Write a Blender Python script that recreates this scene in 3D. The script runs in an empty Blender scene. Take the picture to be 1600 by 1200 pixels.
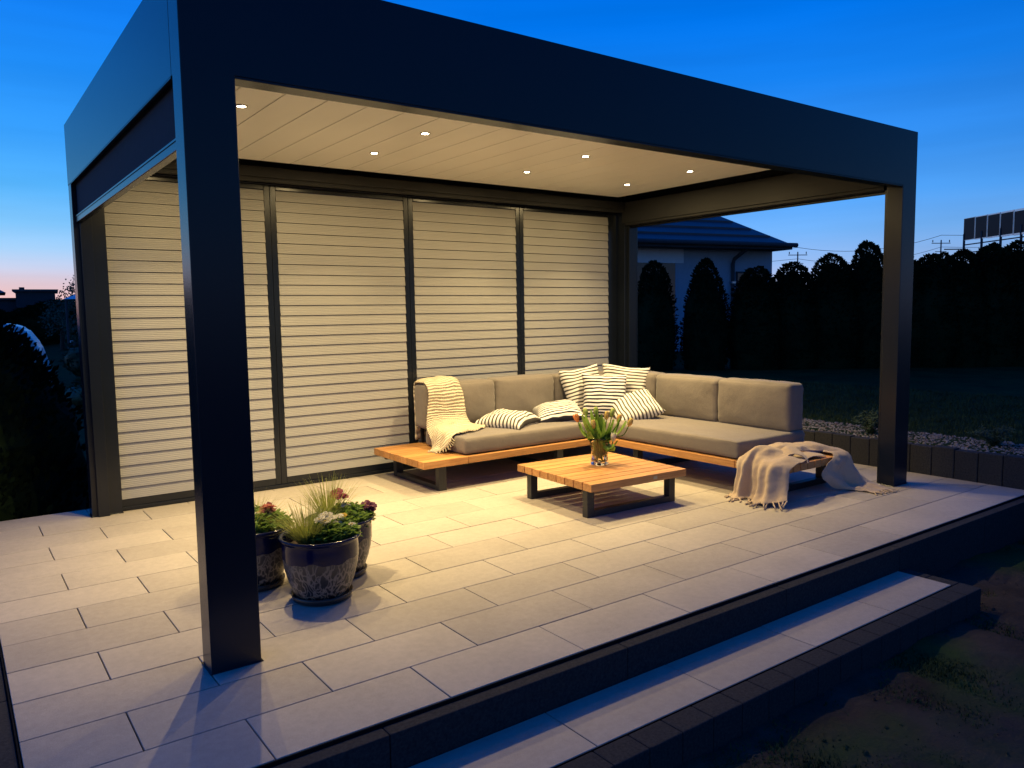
import bpy, bmesh, math, random
from mathutils import Vector, Matrix, noise, Euler
R = math.radians
PI = math.pi
sc = bpy.context.scene
COL = sc.collection
random.seed(7)

# ------------------------------------------------------------------ camera
cam_d = bpy.data.cameras.new('camera')
cam = bpy.data.objects.new('camera', cam_d)
COL.objects.link(cam)
yaw, pitch, roll = -.6294, -.0927, -.0144
fw = Vector((-math.sin(yaw) * math.cos(pitch), math.cos(yaw) * math.cos(pitch), math.sin(pitch)))
ri = Vector((math.cos(yaw), math.sin(yaw), 0))
up = ri.cross(fw)
r2 = ri * math.cos(roll) + up * math.sin(roll)
u2 = -ri * math.sin(roll) + up * math.cos(roll)
m = Matrix((r2, u2, -fw)).transposed().to_4x4()
m.translation = (-.7161, -2.8831, 1.3144)
cam.matrix_world = m
cam_d.sensor_width = 36
cam_d.lens = 36 * 1216.5 / 1600
cam_d.clip_end = 2000
cam_d.clip_start = .02
sc.camera = cam

# ------------------------------------------------------------------ sky
W = bpy.data.worlds.new('World')
sc.world = W
W.use_nodes = True
nt = W.node_tree
for n in list(nt.nodes): nt.nodes.remove(n)
N = nt.nodes.new
L = nt.links.new
out = N('ShaderNodeOutputWorld'); bg = N('ShaderNodeBackground')
L(bg.outputs[0], out.inputs[0])
tc = N('ShaderNodeTexCoord')
sep = N('ShaderNodeSeparateXYZ'); L(tc.outputs['Generated'], sep.inputs[0])
def s2l(c):
    return tuple(((v / 255) / 12.92 if v / 255 <= .04045 else ((v / 255 + .055) / 1.055) ** 2.4) for v in c) + (1,)
def ramp(stops):
    r = N('ShaderNodeValToRGB'); e = r.color_ramp.elements
    while len(e) > 1: e.remove(e[0])
    e[0].position = stops[0][0]; e[0].color = stops[0][1]
    for p, c in stops[1:]:
        k = e.new(p); k.color = c
    L(sep.outputs[2], r.inputs[0])
    return r
warm = ramp([(0, s2l((255, 186, 176))), (.024, s2l((248, 198, 192))), (.041, s2l((232, 206, 214))), (.055, s2l((208, 214, 238))),
             (.075, s2l((172, 213, 250))), (.103, s2l((132, 203, 255))), (.143, s2l((88, 184, 255))), (.195, s2l((58, 163, 255))),
             (.26, s2l((34, 145, 252))), (.32, s2l((22, 130, 245))), (.55, s2l((6, 106, 228))), (1, s2l((2, 84, 200)))])
cool = ramp([(0, s2l((206, 204, 232))), (.03, s2l((186, 198, 238))), (.055, s2l((150, 188, 242))), (.09, s2l((118, 182, 252))),
             (.13, s2l((84, 168, 255))), (.18, s2l((58, 152, 252))), (.26, s2l((22, 132, 246))), (.33, s2l((0, 117, 237))),
             (.55, s2l((0, 100, 222))), (1, s2l((0, 84, 200)))])
dot = N('ShaderNodeVectorMath'); dot.operation = 'DOT_PRODUCT'
flat = N('ShaderNodeVectorMath'); flat.operation = 'MULTIPLY'; flat.inputs[1].default_value = (1, 1, 0)
nrm = N('ShaderNodeVectorMath'); nrm.operation = 'NORMALIZE'
L(tc.outputs['Generated'], flat.inputs[0]); L(flat.outputs[0], nrm.inputs[0]); L(nrm.outputs[0], dot.inputs[0])
dot.inputs[1].default_value = Vector((-.42, .91, 0)).normalized()
mr = N('ShaderNodeMapRange'); mr.inputs[1].default_value = .50; mr.inputs[2].default_value = .93
L(dot.outputs['Value'], mr.inputs[0])
mix = N('ShaderNodeMixRGB'); L(mr.outputs[0], mix.inputs[0]); L(cool.outputs[0], mix.inputs[1]); L(warm.outputs[0], mix.inputs[2])
# the side of the sky away from the afterglow is darker
mr2 = N('ShaderNodeMapRange'); mr2.inputs[1].default_value = -.7; mr2.inputs[2].default_value = .15
mr2.inputs[3].default_value = .45; mr2.inputs[4].default_value = 1
L(dot.outputs['Value'], mr2.inputs[0])
mul = N('ShaderNodeMixRGB'); mul.blend_type = 'MULTIPLY'; mul.inputs[0].default_value = 1
L(mix.outputs[0], mul.inputs[1]); L(mr2.outputs[0], mul.inputs[2])
# soft streaks of thin cloud
mp = N('ShaderNodeMapping'); mp.inputs['Scale'].default_value = (2, 2, 26)
L(tc.outputs['Generated'], mp.inputs[0])
nz = N('ShaderNodeTexNoise'); nz.inputs['Scale'].default_value = 1.4; nz.inputs['Detail'].default_value = 3
L(mp.outputs[0], nz.inputs['Vector'])
mr3 = N('ShaderNodeMapRange'); mr3.inputs[1].default_value = .35; mr3.inputs[2].default_value = .7; mr3.inputs[3].default_value = 1.03; mr3.inputs[4].default_value = .93
L(nz.outputs[0], mr3.inputs[0])
mul2 = N('ShaderNodeMixRGB'); mul2.blend_type = 'MULTIPLY'; mul2.inputs[0].default_value = 1
L(mul.outputs[0], mul2.inputs[1]); L(mr3.outputs[0], mul2.inputs[2])
L(mul2.outputs[0], bg.inputs[0]); bg.inputs[1].default_value = 1.0

vs = sc.view_settings
vs.view_transform = 'Standard'; vs.look = 'None'; vs.gamma = 1; vs.exposure = 0; vs.use_curve_mapping = False
sc.cycles.use_denoising = True
sc.cycles.max_bounces = 14
sc.cycles.transmission_bounces = 14
sc.cycles.transparent_max_bounces = 14
sc.cycles.diffuse_bounces = 5
sc.cycles.sample_clamp_indirect = 4

# ------------------------------------------------------------------ materials
def mat(name, col, rough=.6, metal=0, spec=.5, var=.12, vscale=8, bump=0, bscale=60, bdist=.002, ior=1.45, **kw):
    mt = bpy.data.materials.new(name); mt.use_nodes = True
    t = mt.node_tree; b = t.nodes['Principled BSDF']
    b.inputs['Roughness'].default_value = rough; b.inputs['Metallic'].default_value = metal
    b.inputs['IOR'].default_value = ior
    b.inputs['Specular IOR Level'].default_value = spec
    c = t.nodes.new('ShaderNodeTexCoord')
    n = t.nodes.new('ShaderNodeTexNoise'); n.inputs['Scale'].default_value = vscale; n.inputs['Detail'].default_value = 5
    t.links.new(c.outputs['Object'], n.inputs['Vector'])
    r = t.nodes.new('ShaderNodeValToRGB')
    e = r.color_ramp.elements
    e[0].position = .3; e[1].position = .7
    e[0].color = tuple(v * (1 - var) for v in col) + (1,); e[1].color = tuple(min(1, v * (1 + var)) for v in col) + (1,)
    t.links.new(n.outputs[0], r.inputs[0]); t.links.new(r.outputs[0], b.inputs['Base Color'])
    if bump:
        n2 = t.nodes.new('ShaderNodeTexNoise'); n2.inputs['Scale'].default_value = bscale; n2.inputs['Detail'].default_value = 4
        t.links.new(c.outputs['Object'], n2.inputs['Vector'])
        bp = t.nodes.new('ShaderNodeBump'); bp.inputs['Strength'].default_value = bump; bp.inputs['Distance'].default_value = bdist
        t.links.new(n2.outputs[0], bp.inputs['Height']); t.links.new(bp.outputs[0], b.inputs['Normal'])
    return mt

def mixmat(name, cA, cB, scale, lo, hi, rough=.6, bump=.3, bdist=.003, stretch=(1, 1, 1), detail=6, kind='noise', spec=.5):
    mt = mat(name, cA, rough=rough, spec=spec)
    t = mt.node_tree; b = t.nodes['Principled BSDF']
    c = t.nodes['Texture Coordinate']
    mp = t.nodes.new('ShaderNodeMapping'); mp.inputs['Scale'].default_value = stretch
    t.links.new(c.outputs['Object'], mp.inputs[0])
    if kind == 'voronoi':
        n = t.nodes.new('ShaderNodeTexVoronoi'); n.feature = 'DISTANCE_TO_EDGE'
        n.inputs['Scale'].default_value = scale
        nn = t.nodes.new('ShaderNodeTexNoise'); nn.inputs['Scale'].default_value = scale * .6
        t.links.new(mp.outputs[0], nn.inputs['Vector'])
        mx = t.nodes.new('ShaderNodeMixRGB'); mx.inputs[0].default_value = .10
        t.links.new(mp.outputs[0], mx.inputs[1]); t.links.new(nn.outputs['Color'], mx.inputs[2])
        t.links.new(mx.outputs[0], n.inputs['Vector'])
    else:
        n = t.nodes.new('ShaderNodeTexNoise'); n.inputs['Scale'].default_value = scale; n.inputs['Detail'].default_value = detail
        n.inputs['Roughness'].default_value = .65
        t.links.new(mp.outputs[0], n.inputs['Vector'])
    r = t.nodes.new('ShaderNodeValToRGB'); e = r.color_ramp.elements
    e[0].position = lo; e[1].position = hi; e[0].color = tuple(cA) + (1,); e[1].color = tuple(cB) + (1,)
    t.links.new(n.outputs[0], r.inputs[0]); t.links.new(r.outputs[0], b.inputs['Base Color'])
    if bump:
        bp = t.nodes.new('ShaderNodeBump'); bp.inputs['Strength'].default_value = bump; bp.inputs['Distance'].default_value = bdist
        t.links.new(n.outputs[0], bp.inputs['Height']); t.links.new(bp.outputs[0], b.inputs['Normal'])
    return mt

M = {}
M['anthracite'] = mat('anthracite_powder_coat', (.009, .012, .018), rough=.25, spec=.5, var=.06, vscale=3, bump=.12, bscale=900, bdist=.0004)
M['matt'] = mat('anthracite_matt_coat', (.017, .018, .020), rough=.62, var=.06, vscale=3, bump=.15, bscale=900, bdist=.0004)
M['dark_metal'] = mat('dark_sled_metal', (.022, .023, .025), rough=.42, var=.08, bump=.1, bscale=700, bdist=.0004)
M['screen'] = mat('screen_fabric', (.035, .032, .042), rough=.8, spec=.2, var=.08, vscale=20, bump=.3, bscale=1500, bdist=.0003)
M['cream'] = mat('cream_powder_coat', (.345, .34, .325), rough=.42, spec=.4, var=.03, vscale=2, bump=.12, bscale=140, bdist=.0005)
M['ceiling'] = mat('pale_ceiling_blade', (.80, .785, .75), rough=.33, spec=.4, var=.03, vscale=1.5, bump=.05, bscale=60, bdist=.0005)
M['black'] = mat('black_void', (.008, .008, .009), rough=.9)
M['grout'] = mat('grout', (.022, .020, .018), rough=.95)
M['curb'] = mixmat('dark_concrete', (.018, .019, .021), (.052, .051, .052), 90, .3, .75, rough=.9, bump=.5, bdist=.0015, spec=.2)
M['edge'] = mat('black_gap_shade', (.005, .0055, .007), rough=.8, spec=.1)  # near-black colour standing in for shade in the gap beside the slabs
M['white_glow'] = bpy.data.materials.new('lamp_glow'); M['white_glow'].use_nodes = True
_b = M['white_glow'].node_tree.nodes['Principled BSDF']
_b.inputs['Emission Color'].default_value = (1, .84, .58, 1); _b.inputs['Emission Strength'].default_value = 60
M['steel'] = mat('satin_steel', (.5, .48, .45), rough=.3, metal=1)

def tile_mat():
    mt = mat('beige_concrete_slab', (.42, .39, .355), rough=.62, spec=.35)
    t = mt.node_tree; b = t.nodes['Principled BSDF']; c = t.nodes['Texture Coordinate']
    at = t.nodes.new('ShaderNodeAttribute'); at.attribute_name = 'shade'
    def nz(scale, det=6, r_=.6):
        n = t.nodes.new('ShaderNodeTexNoise'); n.inputs['Scale'].default_value = scale; n.inputs['Detail'].default_value = det
        n.inputs['Roughness'].default_value = r_
        t.links.new(c.outputs['Object'], n.inputs['Vector']); return n
    fine = nz(420, 3); mid = nz(28, 8, .7); big = nz(2.2, 5)
    def mrn(n, lo, hi, a, b_):
        q = t.nodes.new('ShaderNodeMapRange'); q.inputs[1].default_value = lo; q.inputs[2].default_value = hi
        q.inputs[3].default_value = a; q.inputs[4].default_value = b_
        t.links.new(n, q.inputs[0]); return q.outputs[0]
    def mulv(a, b_):
        q = t.nodes.new('ShaderNodeMath'); q.operation = 'MULTIPLY'; t.links.new(a, q.inputs[0]); t.links.new(b_, q.inputs[1]); return q.outputs[0]
    v = mulv(mulv(mrn(fine.outputs[0], .35, .65, .86, 1.12), mrn(mid.outputs[0], .3, .7, .90, 1.08)),
             mulv(mrn(big.outputs[0], .3, .7, .90, 1.06), at.outputs['Fac']))
    mx = t.nodes.new('ShaderNodeVectorMath'); mx.operation = 'SCALE'; mx.inputs[0].default_value = (.43, .384, .322)
    t.links.new(v, mx.inputs['Scale']); t.links.new(mx.outputs[0], b.inputs['Base Color'])
    bp = t.nodes.new('ShaderNodeBump'); bp.inputs['Strength'].default_value = .35; bp.inputs['Distance'].default_value = .0008
    t.links.new(fine.outputs[0], bp.inputs['Height']); t.links.new(bp.outputs[0], b.inputs['Normal'])
    return mt
M['tile'] = tile_mat()

def wood_mat(name, axis, a, b_):
    st = [22, 22, 22]; st[axis] = 1.3
    mt = mixmat(name, a, b_, 3.2, .3, .72, rough=.5, bump=.25, bdist=.0012, stretch=tuple(st), detail=8)
    t = mt.node_tree; b = t.nodes['Principled BSDF']
    src = b.inputs['Base Color'].links[0].from_socket
    at = t.nodes.new('ShaderNodeAttribute'); at.attribute_name = 'shade'
    sc_ = t.nodes.new('ShaderNodeVectorMath'); sc_.operation = 'SCALE'
    t.links.new(src, sc_.inputs[0]); t.links.new(at.outputs['Fac'], sc_.inputs['Scale']); t.links.new(sc_.outputs[0], b.inputs['Base Color'])
    return mt
M['teak_x'] = wood_mat('teak_grain_x', 0, (.36, .155, .045), (.62, .32, .105))
M['teak_y'] = wood_mat('teak_grain_y', 1, (.36, .155, .045), (.62, .32, .105))

def fabric_mat(name, col, scale=700, rough=.95, bump=.5):
    mt = mat(name, col, rough=rough, spec=.15, var=.05, vscale=5)
    t = mt.node_tree; b = t.nodes['Principled BSDF']; c = t.nodes['Texture Coordinate']
    b.inputs['Sheen Weight'].default_value = .25
    n = t.nodes.new('ShaderNodeTexNoise'); n.inputs['Scale'].default_value = scale; n.inputs['Detail'].default_value = 2
    t.links.new(c.outputs['Object'], n.inputs['Vector'])
    n2 = t.nodes.new('ShaderNodeTexNoise'); n2.inputs['Scale'].default_value = 11; n2.inputs['Detail'].default_value = 4
    t.links.new(c.outputs['Object'], n2.inputs['Vector'])
    bp = t.nodes.new('ShaderNodeBump'); bp.inputs['Strength'].default_value = bump; bp.inputs['Distance'].default_value = .0012
    bp2 = t.nodes.new('ShaderNodeBump'); bp2.inputs['Strength'].default_value = .5; bp2.inputs['Distance'].default_value = .010
    t.links.new(n2.outputs[0], bp2.inputs['Height']); t.links.new(bp2.outputs[0], bp.inputs['Normal'])
    t.links.new(n.outputs[0], bp.inputs['Height']); t.links.new(bp.outputs[0], b.inputs['Normal'])
    # woven flecks
    src = b.inputs['Base Color'].links[0].from_socket
    q = t.nodes.new('ShaderNodeMapRange'); q.inputs[1].default_value = .3; q.inputs[2].default_value = .7; q.inputs[3].default_value = .8; q.inputs[4].default_value = 1.2
    t.links.new(n.outputs[0], q.inputs[0])
    s = t.nodes.new('ShaderNodeVectorMath'); s.operation = 'SCALE'
    t.links.new(src, s.inputs[0]); t.links.new(q.outputs[0], s.inputs['Scale']); t.links.new(s.outputs[0], b.inputs['Base Color'])
    return mt
M['taupe'] = fabric_mat('taupe_upholstery', (.185, .16, .135))
M['blanket'] = fabric_mat('beige_linen_blanket', (.45, .345, .235), scale=500)

def knit_mat():
    mt = mat('cream_knit', (.62, .54, .39), rough=.95, spec=.1, var=.06)
    t = mt.node_tree; b = t.nodes['Principled BSDF']
    uv = t.nodes.new('ShaderNodeUVMap'); uv.uv_map = 'uv'
    w = t.nodes.new('ShaderNodeTexWave'); w.bands_direction = 'Y'; w.inputs['Scale'].default_value = 11.5; w.inputs['Distortion'].default_value = 1.2
    w.inputs['Detail'].default_value = 2; w.inputs['Detail Scale'].default_value = 3
    w2 = t.nodes.new('ShaderNodeTexWave'); w2.bands_direction = 'X'; w2.inputs['Scale'].default_value = 22; w2.inputs['Distortion'].default_value = .6
    t.links.new(uv.outputs[0], w.inputs[0]); t.links.new(uv.outputs[0], w2.inputs[0])
    a = t.nodes.new('ShaderNodeMath'); a.operation = 'MULTIPLY_ADD'; a.inputs[1].default_value = .25
    t.links.new(w2.outputs['Fac'], a.inputs[0]); t.links.new(w.outputs['Fac'], a.inputs[2])
    bp = t.nodes.new('ShaderNodeBump'); bp.inputs['Strength'].default_value = .9; bp.inputs['Distance'].default_value = .006
    t.links.new(a.outputs[0], bp.inputs['Height']); t.links.new(bp.outputs[0], b.inputs['Normal'])
    src = b.inputs['Base Color'].links[0].from_socket
    q = t.nodes.new('ShaderNodeMapRange'); q.inputs[1].default_value = 0; q.inputs[2].default_value = .6; q.inputs[3].default_value = .62; q.inputs[4].default_value = 1.08
    t.links.new(w.outputs['Fac'], q.inputs[0])
    s = t.nodes.new('ShaderNodeVectorMath'); s.operation = 'SCALE'
    t.links.new(src, s.inputs[0]); t.links.new(q.outputs[0], s.inputs['Scale']); t.links.new(s.outputs[0], b.inputs['Base Color'])
    return mt
M['knit'] = knit_mat()

def stripe_mat(name, white, dark, duty):
    mt = mat(name, white, rough=.9, spec=.15)
    t = mt.node_tree; b = t.nodes['Principled BSDF']
    uv = t.nodes.new('ShaderNodeUVMap'); uv.uv_map = 'uv'
    w = t.nodes.new('ShaderNodeTexWave'); w.bands_direction = 'Y'; w.inputs['Scale'].default_value = 4.1; w.inputs['Distortion'].default_value = .35
    w.inputs['Detail Scale'].default_value = 1.5
    t.links.new(uv.outputs[0], w.inputs[0])
    r = t.nodes.new('ShaderNodeValToRGB'); e = r.color_ramp.elements
    e[0].position = duty; e[1].position = duty + .1; e[0].color = dark + (1,); e[1].color = white + (1,)
    t.links.new(w.outputs['Fac'], r.inputs[0]); t.links.new(r.outputs[0], b.inputs['Base Color'])
    c = t.nodes['Texture Coordinate']
    n = t.nodes.new('ShaderNodeTexNoise'); n.inputs['Scale'].default_value = 400
    t.links.new(c.outputs['Object'], n.inputs['Vector'])
    bp = t.nodes.new('ShaderNodeBump'); bp.inputs['Strength'].default_value = .4; bp.inputs['Distance'].default_value = .001
    t.links.new(n.outputs[0], bp.inputs['Height']); t.links.new(bp.outputs[0], b.inputs['Normal'])
    return mt
M['stripe'] = stripe_mat('striped_canvas', (.74, .72, .68), (.022, .022, .035), .40)
M['stripe_grey'] = stripe_mat('striped_canvas_grey', (.70, .67, .60), (.07, .065, .06), .36)

M['glaze_blue'] = mat('cobalt_glaze', (.004, .007, .038), rough=.14, spec=.35, var=.25, vscale=14)
def crackle():
    mt = mixmat('crackled_glaze', (.30, .245, .185), (.009, .010, .015), 36, .02, .17, rough=.30, bump=.3, bdist=.002, stretch=(1, 1, .55), kind='voronoi')
    t = mt.node_tree; b = t.nodes['Principled BSDF']; c = t.nodes['Texture Coordinate']
    src = b.inputs['Base Color'].links[0].from_socket
    s = t.nodes.new('ShaderNodeSeparateXYZ'); t.links.new(c.outputs['Object'], s.inputs[0])
    q = t.nodes.new('ShaderNodeMapRange'); q.inputs[1].default_value = .05; q.inputs[2].default_value = .21; q.inputs[3].default_value = .0; q.inputs[4].default_value = .62
    t.links.new(s.outputs[2], q.inputs[0])
    mx = t.nodes.new('ShaderNodeMixRGB'); mx.inputs[2].default_value = (.12, .10, .075, 1)
    t.links.new(q.outputs[0], mx.inputs[0]); t.links.new(src, mx.inputs[1]); t.links.new(mx.outputs[0], b.inputs['Base Color'])
    return mt
M['crackle'] = crackle()
M['saucer'] = mat('brown_saucer_glaze', (.045, .035, .028), rough=.3)
M['soil'] = mixmat('potting_soil', (.02, .013, .008), (.06, .04, .025), 60, .3, .7, rough=.95, bump=.8, bdist=.01)
M['leaf'] = mat('pansy_leaf', (.20, .31, .06), rough=.5, var=.35, vscale=30)
M['grassblade'] = mat('ornamental_grass', (.32, .34, .07), rough=.55, var=.35, vscale=25)
M['petal_white'] = mat('white_petal', (.78, .74, .60), rough=.6, var=.05)
M['petal_yellow'] = mat('yellow_petal', (.75, .55, .06), rough=.6, var=.1)
M['petal_pink'] = mat('magenta_petal', (.30, .02, .06), rough=.6, var=.3, vscale=40)
M['petal_salmon'] = mat('salmon_petal', (.45, .10, .07), rough=.6, var=.3, vscale=40)
M['petal_purple'] = mat('purple_petal', (.13, .005, .06), rough=.5, var=.3, vscale=40)
M['tulip_leaf'] = mat('tulip_leaf', (.20, .33, .055), rough=.42, var=.25, vscale=20)
M['tulip_orange'] = mat('tulip_orange', (.72, .27, .07), rough=.45, var=.2, vscale=50)
M['tulip_mix'] = mixmat('tulip_orange_green', (.60, .32, .08), (.45, .45, .12), 30, .4, .6, rough=.45)
M['tulip_yellow'] = mat('tulip_yellow', (.60, .42, .10), rough=.45, var=.2, vscale=50)
M['tulip_bud'] = mat('tulip_green_bud', (.30, .38, .08), rough=.45, var=.2, vscale=50)
def translucent(key, f):
    t = M[key].node_tree; b = t.nodes['Principled BSDF']; o_ = t.nodes['Material Output']
    tr = t.nodes.new('ShaderNodeBsdfTranslucent'); mx = t.nodes.new('ShaderNodeMixShader'); mx.inputs[0].default_value = f
    t.links.new(b.inputs['Base Color'].links[0].from_socket, tr.inputs['Color'])
    t.links.new(b.outputs[0], mx.inputs[1]); t.links.new(tr.outputs[0], mx.inputs[2]); t.links.new(mx.outputs[0], o_.inputs['Surface'])
for k_ in ('leaf', 'grassblade', 'petal_white', 'petal_yellow', 'petal_pink', 'petal_salmon', 'petal_purple', 'tulip_leaf'): translucent(k_, .38)
M['thuja'] = mat('thuja_green', (.008, .016, .006), rough=.9, spec=.05, var=.4, vscale=6)
M['shrub'] = mat('shrub_green', (.03, .055, .02), rough=.7, var=.4, vscale=10)
M['bark'] = mat('bark', (.05, .035, .025), rough=.9)
M['house_wall'] = mat('pale_render', (.33, .39, .47), rough=.9, var=.05, bump=.3, bscale=80)
M['shutter'] = mat('white_shutter', (.72, .74, .78), rough=.7, var=.03)
M['dark_wall'] = mat('dark_wall', (.05, .055, .06), rough=.9)
M['roof'] = mat('dark_roof_tile', (.05, .05, .06), rough=.38, var=.15, vscale=3)
M['window'] = mat('dark_glass', (.01, .012, .015), rough=.08, spec=.8)
M['white_paint'] = mat('white_gel_coat', (.65, .66, .68), rough=.3, var=.04)
M['canvas'] = mat('white_canvas', (.75, .76, .78), rough=.8)
M['panel'] = mat('solar_cell', (.004, .005, .012), rough=.35, spec=.12)
M['alu'] = mat('aluminium', (.6, .6, .6), rough=.35, metal=1)
def glass_mat(name, col, ior, rough=0.0):
    mt = bpy.data.materials.new(name); mt.use_nodes = True
    b = mt.node_tree.nodes['Principled BSDF']
    b.inputs['Base Color'].default_value = col + (1,); b.inputs['Transmission Weight'].default_value = 1
    b.inputs['Roughness'].default_value = rough; b.inputs['IOR'].default_value = ior
    return mt
M['glass'] = glass_mat('clear_glass', (.97, .99, .97), 1.45)
M['water'] = glass_mat('vase_water', (.93, .96, .86), 1.33)

def gravel_mat():
    return mixmat('grey_gravel', (.10, .09, .085), (.34, .31, .30), 30, .3, .7, rough=.85, bump=.9, bdist=.02, spec=.1)
M['gravel'] = gravel_mat()
M['stone'] = mixmat('gravel_stone', (.10, .09, .086), (.27, .25, .24), 9, .3, .7, rough=.8, bump=.3, bdist=.003)
M['stone_brown'] = mixmat('gravel_stone_brown', (.09, .062, .05), (.19, .14, .12), 9, .3, .7, rough=.8, bump=.3, bdist=.003)
def lawn_mat():
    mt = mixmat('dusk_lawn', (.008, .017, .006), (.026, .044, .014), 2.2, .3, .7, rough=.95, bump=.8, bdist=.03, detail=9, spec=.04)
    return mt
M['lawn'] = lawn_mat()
def soil_mat():
    mt = mixmat('bare_soil', (.030, .024, .019), (.080, .068, .057), 1.7, .3, .75, rough=.95, bump=1, bdist=.06, detail=14, spec=.05)
    t = mt.node_tree; b = t.nodes['Principled BSDF']; c = t.nodes['Texture Coordinate']
    src = b.inputs['Base Color'].links[0].from_socket
    n = t.nodes.new('ShaderNodeTexNoise'); n.inputs['Scale'].default_value = .9; n.inputs['Detail'].default_value = 6
    t.links.new(c.outputs['Object'], n.inputs['Vector'])
    r = t.nodes.new('ShaderNodeMapRange'); r.inputs[1].default_value = .47; r.inputs[2].default_value = .58
    t.links.new(n.outputs[0], r.inputs[0])
    mx = t.nodes.new('ShaderNodeMixRGB'); mx.inputs[2].default_value = (.035, .060, .020, 1)
    t.links.new(r.outputs[0], mx.inputs[0]); t.links.new(src, mx.inputs[1]); t.links.new(mx.outputs[0], b.inputs['Base Color'])
    return mt
M['bare_soil'] = soil_mat()

# ------------------------------------------------------------------ helpers
def obj(name, bm, mt, parent=None, smooth=False):
    me = bpy.data.meshes.new(name)
    bm.normal_update(); bm.to_mesh(me); bm.free()
    if isinstance(mt, (list, tuple)):
        for q in mt: me.materials.append(q)
    else: me.materials.append(mt)
    if smooth:
        for p in me.polygons: p.use_smooth = True
    o = bpy.data.objects.new(name, me); COL.objects.link(o)
    if parent is not None: o.parent = parent
    return o
def tag(o, label=None, cat=None, group=None, kind=None):
    if label: o['label'] = label
    if cat: o['category'] = cat
    if group: o['group'] = group
    if kind: o['kind'] = kind
    return o
def thing(name, label, cat, loc=(0, 0, 0), rz=0, group=None):
    o = bpy.data.objects.new(name, None); COL.objects.link(o)
    o.location = loc; o.rotation_euler = (0, 0, rz); o.empty_display_size = .1
    return tag(o, label, cat, group)
def box(bm, x0, x1, y0, y1, z0, z1, bev=0, seg=2, rot=None, mi=0, sel=None):
    r = bmesh.ops.create_cube(bm, size=1)
    vs_ = r['verts']
    for v in vs_:
        v.co = Vector((x0 + (v.co.x + .5) * (x1 - x0), y0 + (v.co.y + .5) * (y1 - y0), z0 + (v.co.z + .5) * (z1 - z0)))
        if rot: v.co = rot @ v.co
    fs = set(f for v in vs_ for f in v.link_faces)
    for f in fs: f.material_index = mi
    if bev:
        es = set(e for v in vs_ for e in v.link_edges)
        if sel: es = set(e for e in es if sel(e.verts[0].co, e.verts[1].co))
        r = bmesh.ops.bevel(bm, geom=list(es), offset=bev, segments=seg, profile=.5, affect='EDGES')
        for f in r['faces']: f.material_index = mi
    return vs_
def B():
    return bmesh.new()
def obox(name, dims, mt, parent=None, bev=0, seg=2):
    bm = B(); box(bm, *dims, bev=bev, seg=seg); return obj(name, bm, mt, parent)
def tube(bm, pts, rad, n=8, cap=True):
    pts = [Vector(p) for p in pts]
    rads = rad if isinstance(rad, (list, tuple)) else [rad] * len(pts)
    rings = []
    up_ = Vector((0, 0, 1)); prev = None
    for i, p in enumerate(pts):
        d = (pts[min(i + 1, len(pts) - 1)] - pts[max(i - 1, 0)])
        d = d.normalized() if d.length > 1e-9 else Vector((0, 0, 1))
        a = prev if prev is not None else (Vector((1, 0, 0)) if abs(d.z) > .9 else up_.cross(d))
        a = (a - d * a.dot(d)).normalized(); b = d.cross(a); prev = a
        rings.append([bm.verts.new(p + (a * math.cos(2 * PI * k / n) + b * math.sin(2 * PI * k / n)) * rads[i]) for k in range(n)])
    for i in range(len(rings) - 1):
        for k in range(n):
            bm.faces.new((rings[i][k], rings[i][(k + 1) % n], rings[i + 1][(k + 1) % n], rings[i + 1][k]))
    if cap:
        bm.faces.new(rings[0][::-1]); bm.faces.new(rings[-1])
def lathe(bm, prof, n=48, mi=None, cx=0, cy=0):
    rings = []
    for r, z in prof:
        rings.append([bm.verts.new((cx + r * math.cos(2 * PI * k / n), cy + r * math.sin(2 * PI * k / n), z)) for k in range(n)])
    for i in range(len(rings) - 1):
        for k in range(n):
            f = bm.faces.new((rings[i][k], rings[i][(k + 1) % n], rings[i + 1][(k + 1) % n], rings[i + 1][k]))
            if mi: f.material_index = mi[i]
    return rings
def shade_attr(o, fn):
    me = o.data
    a = me.attributes.new('shade', 'FLOAT', 'FACE')
    for i, p in enumerate(me.polygons): a.data[i].value = fn(i, p)
def catmull(p0, p1, p2, p3, t):
    return .5 * ((2 * p1) + (p2 - p0) * t + (2 * p0 - 5 * p1 + 4 * p2 - p3) * t * t + (3 * p1 - p0 - 3 * p2 + p3) * t ** 3)
def curve_sample(pts, m):
    n = len(pts); res = []
    for i in range(m + 1):
        s = i / m * (n - 1); k = min(int(s), n - 2); t = s - k
        g = lambda j: pts[max(0, min(n - 1, j))]
        res.append(catmull(g(k - 1), g(k), g(k + 1), g(k + 2), t))
    return res
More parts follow.
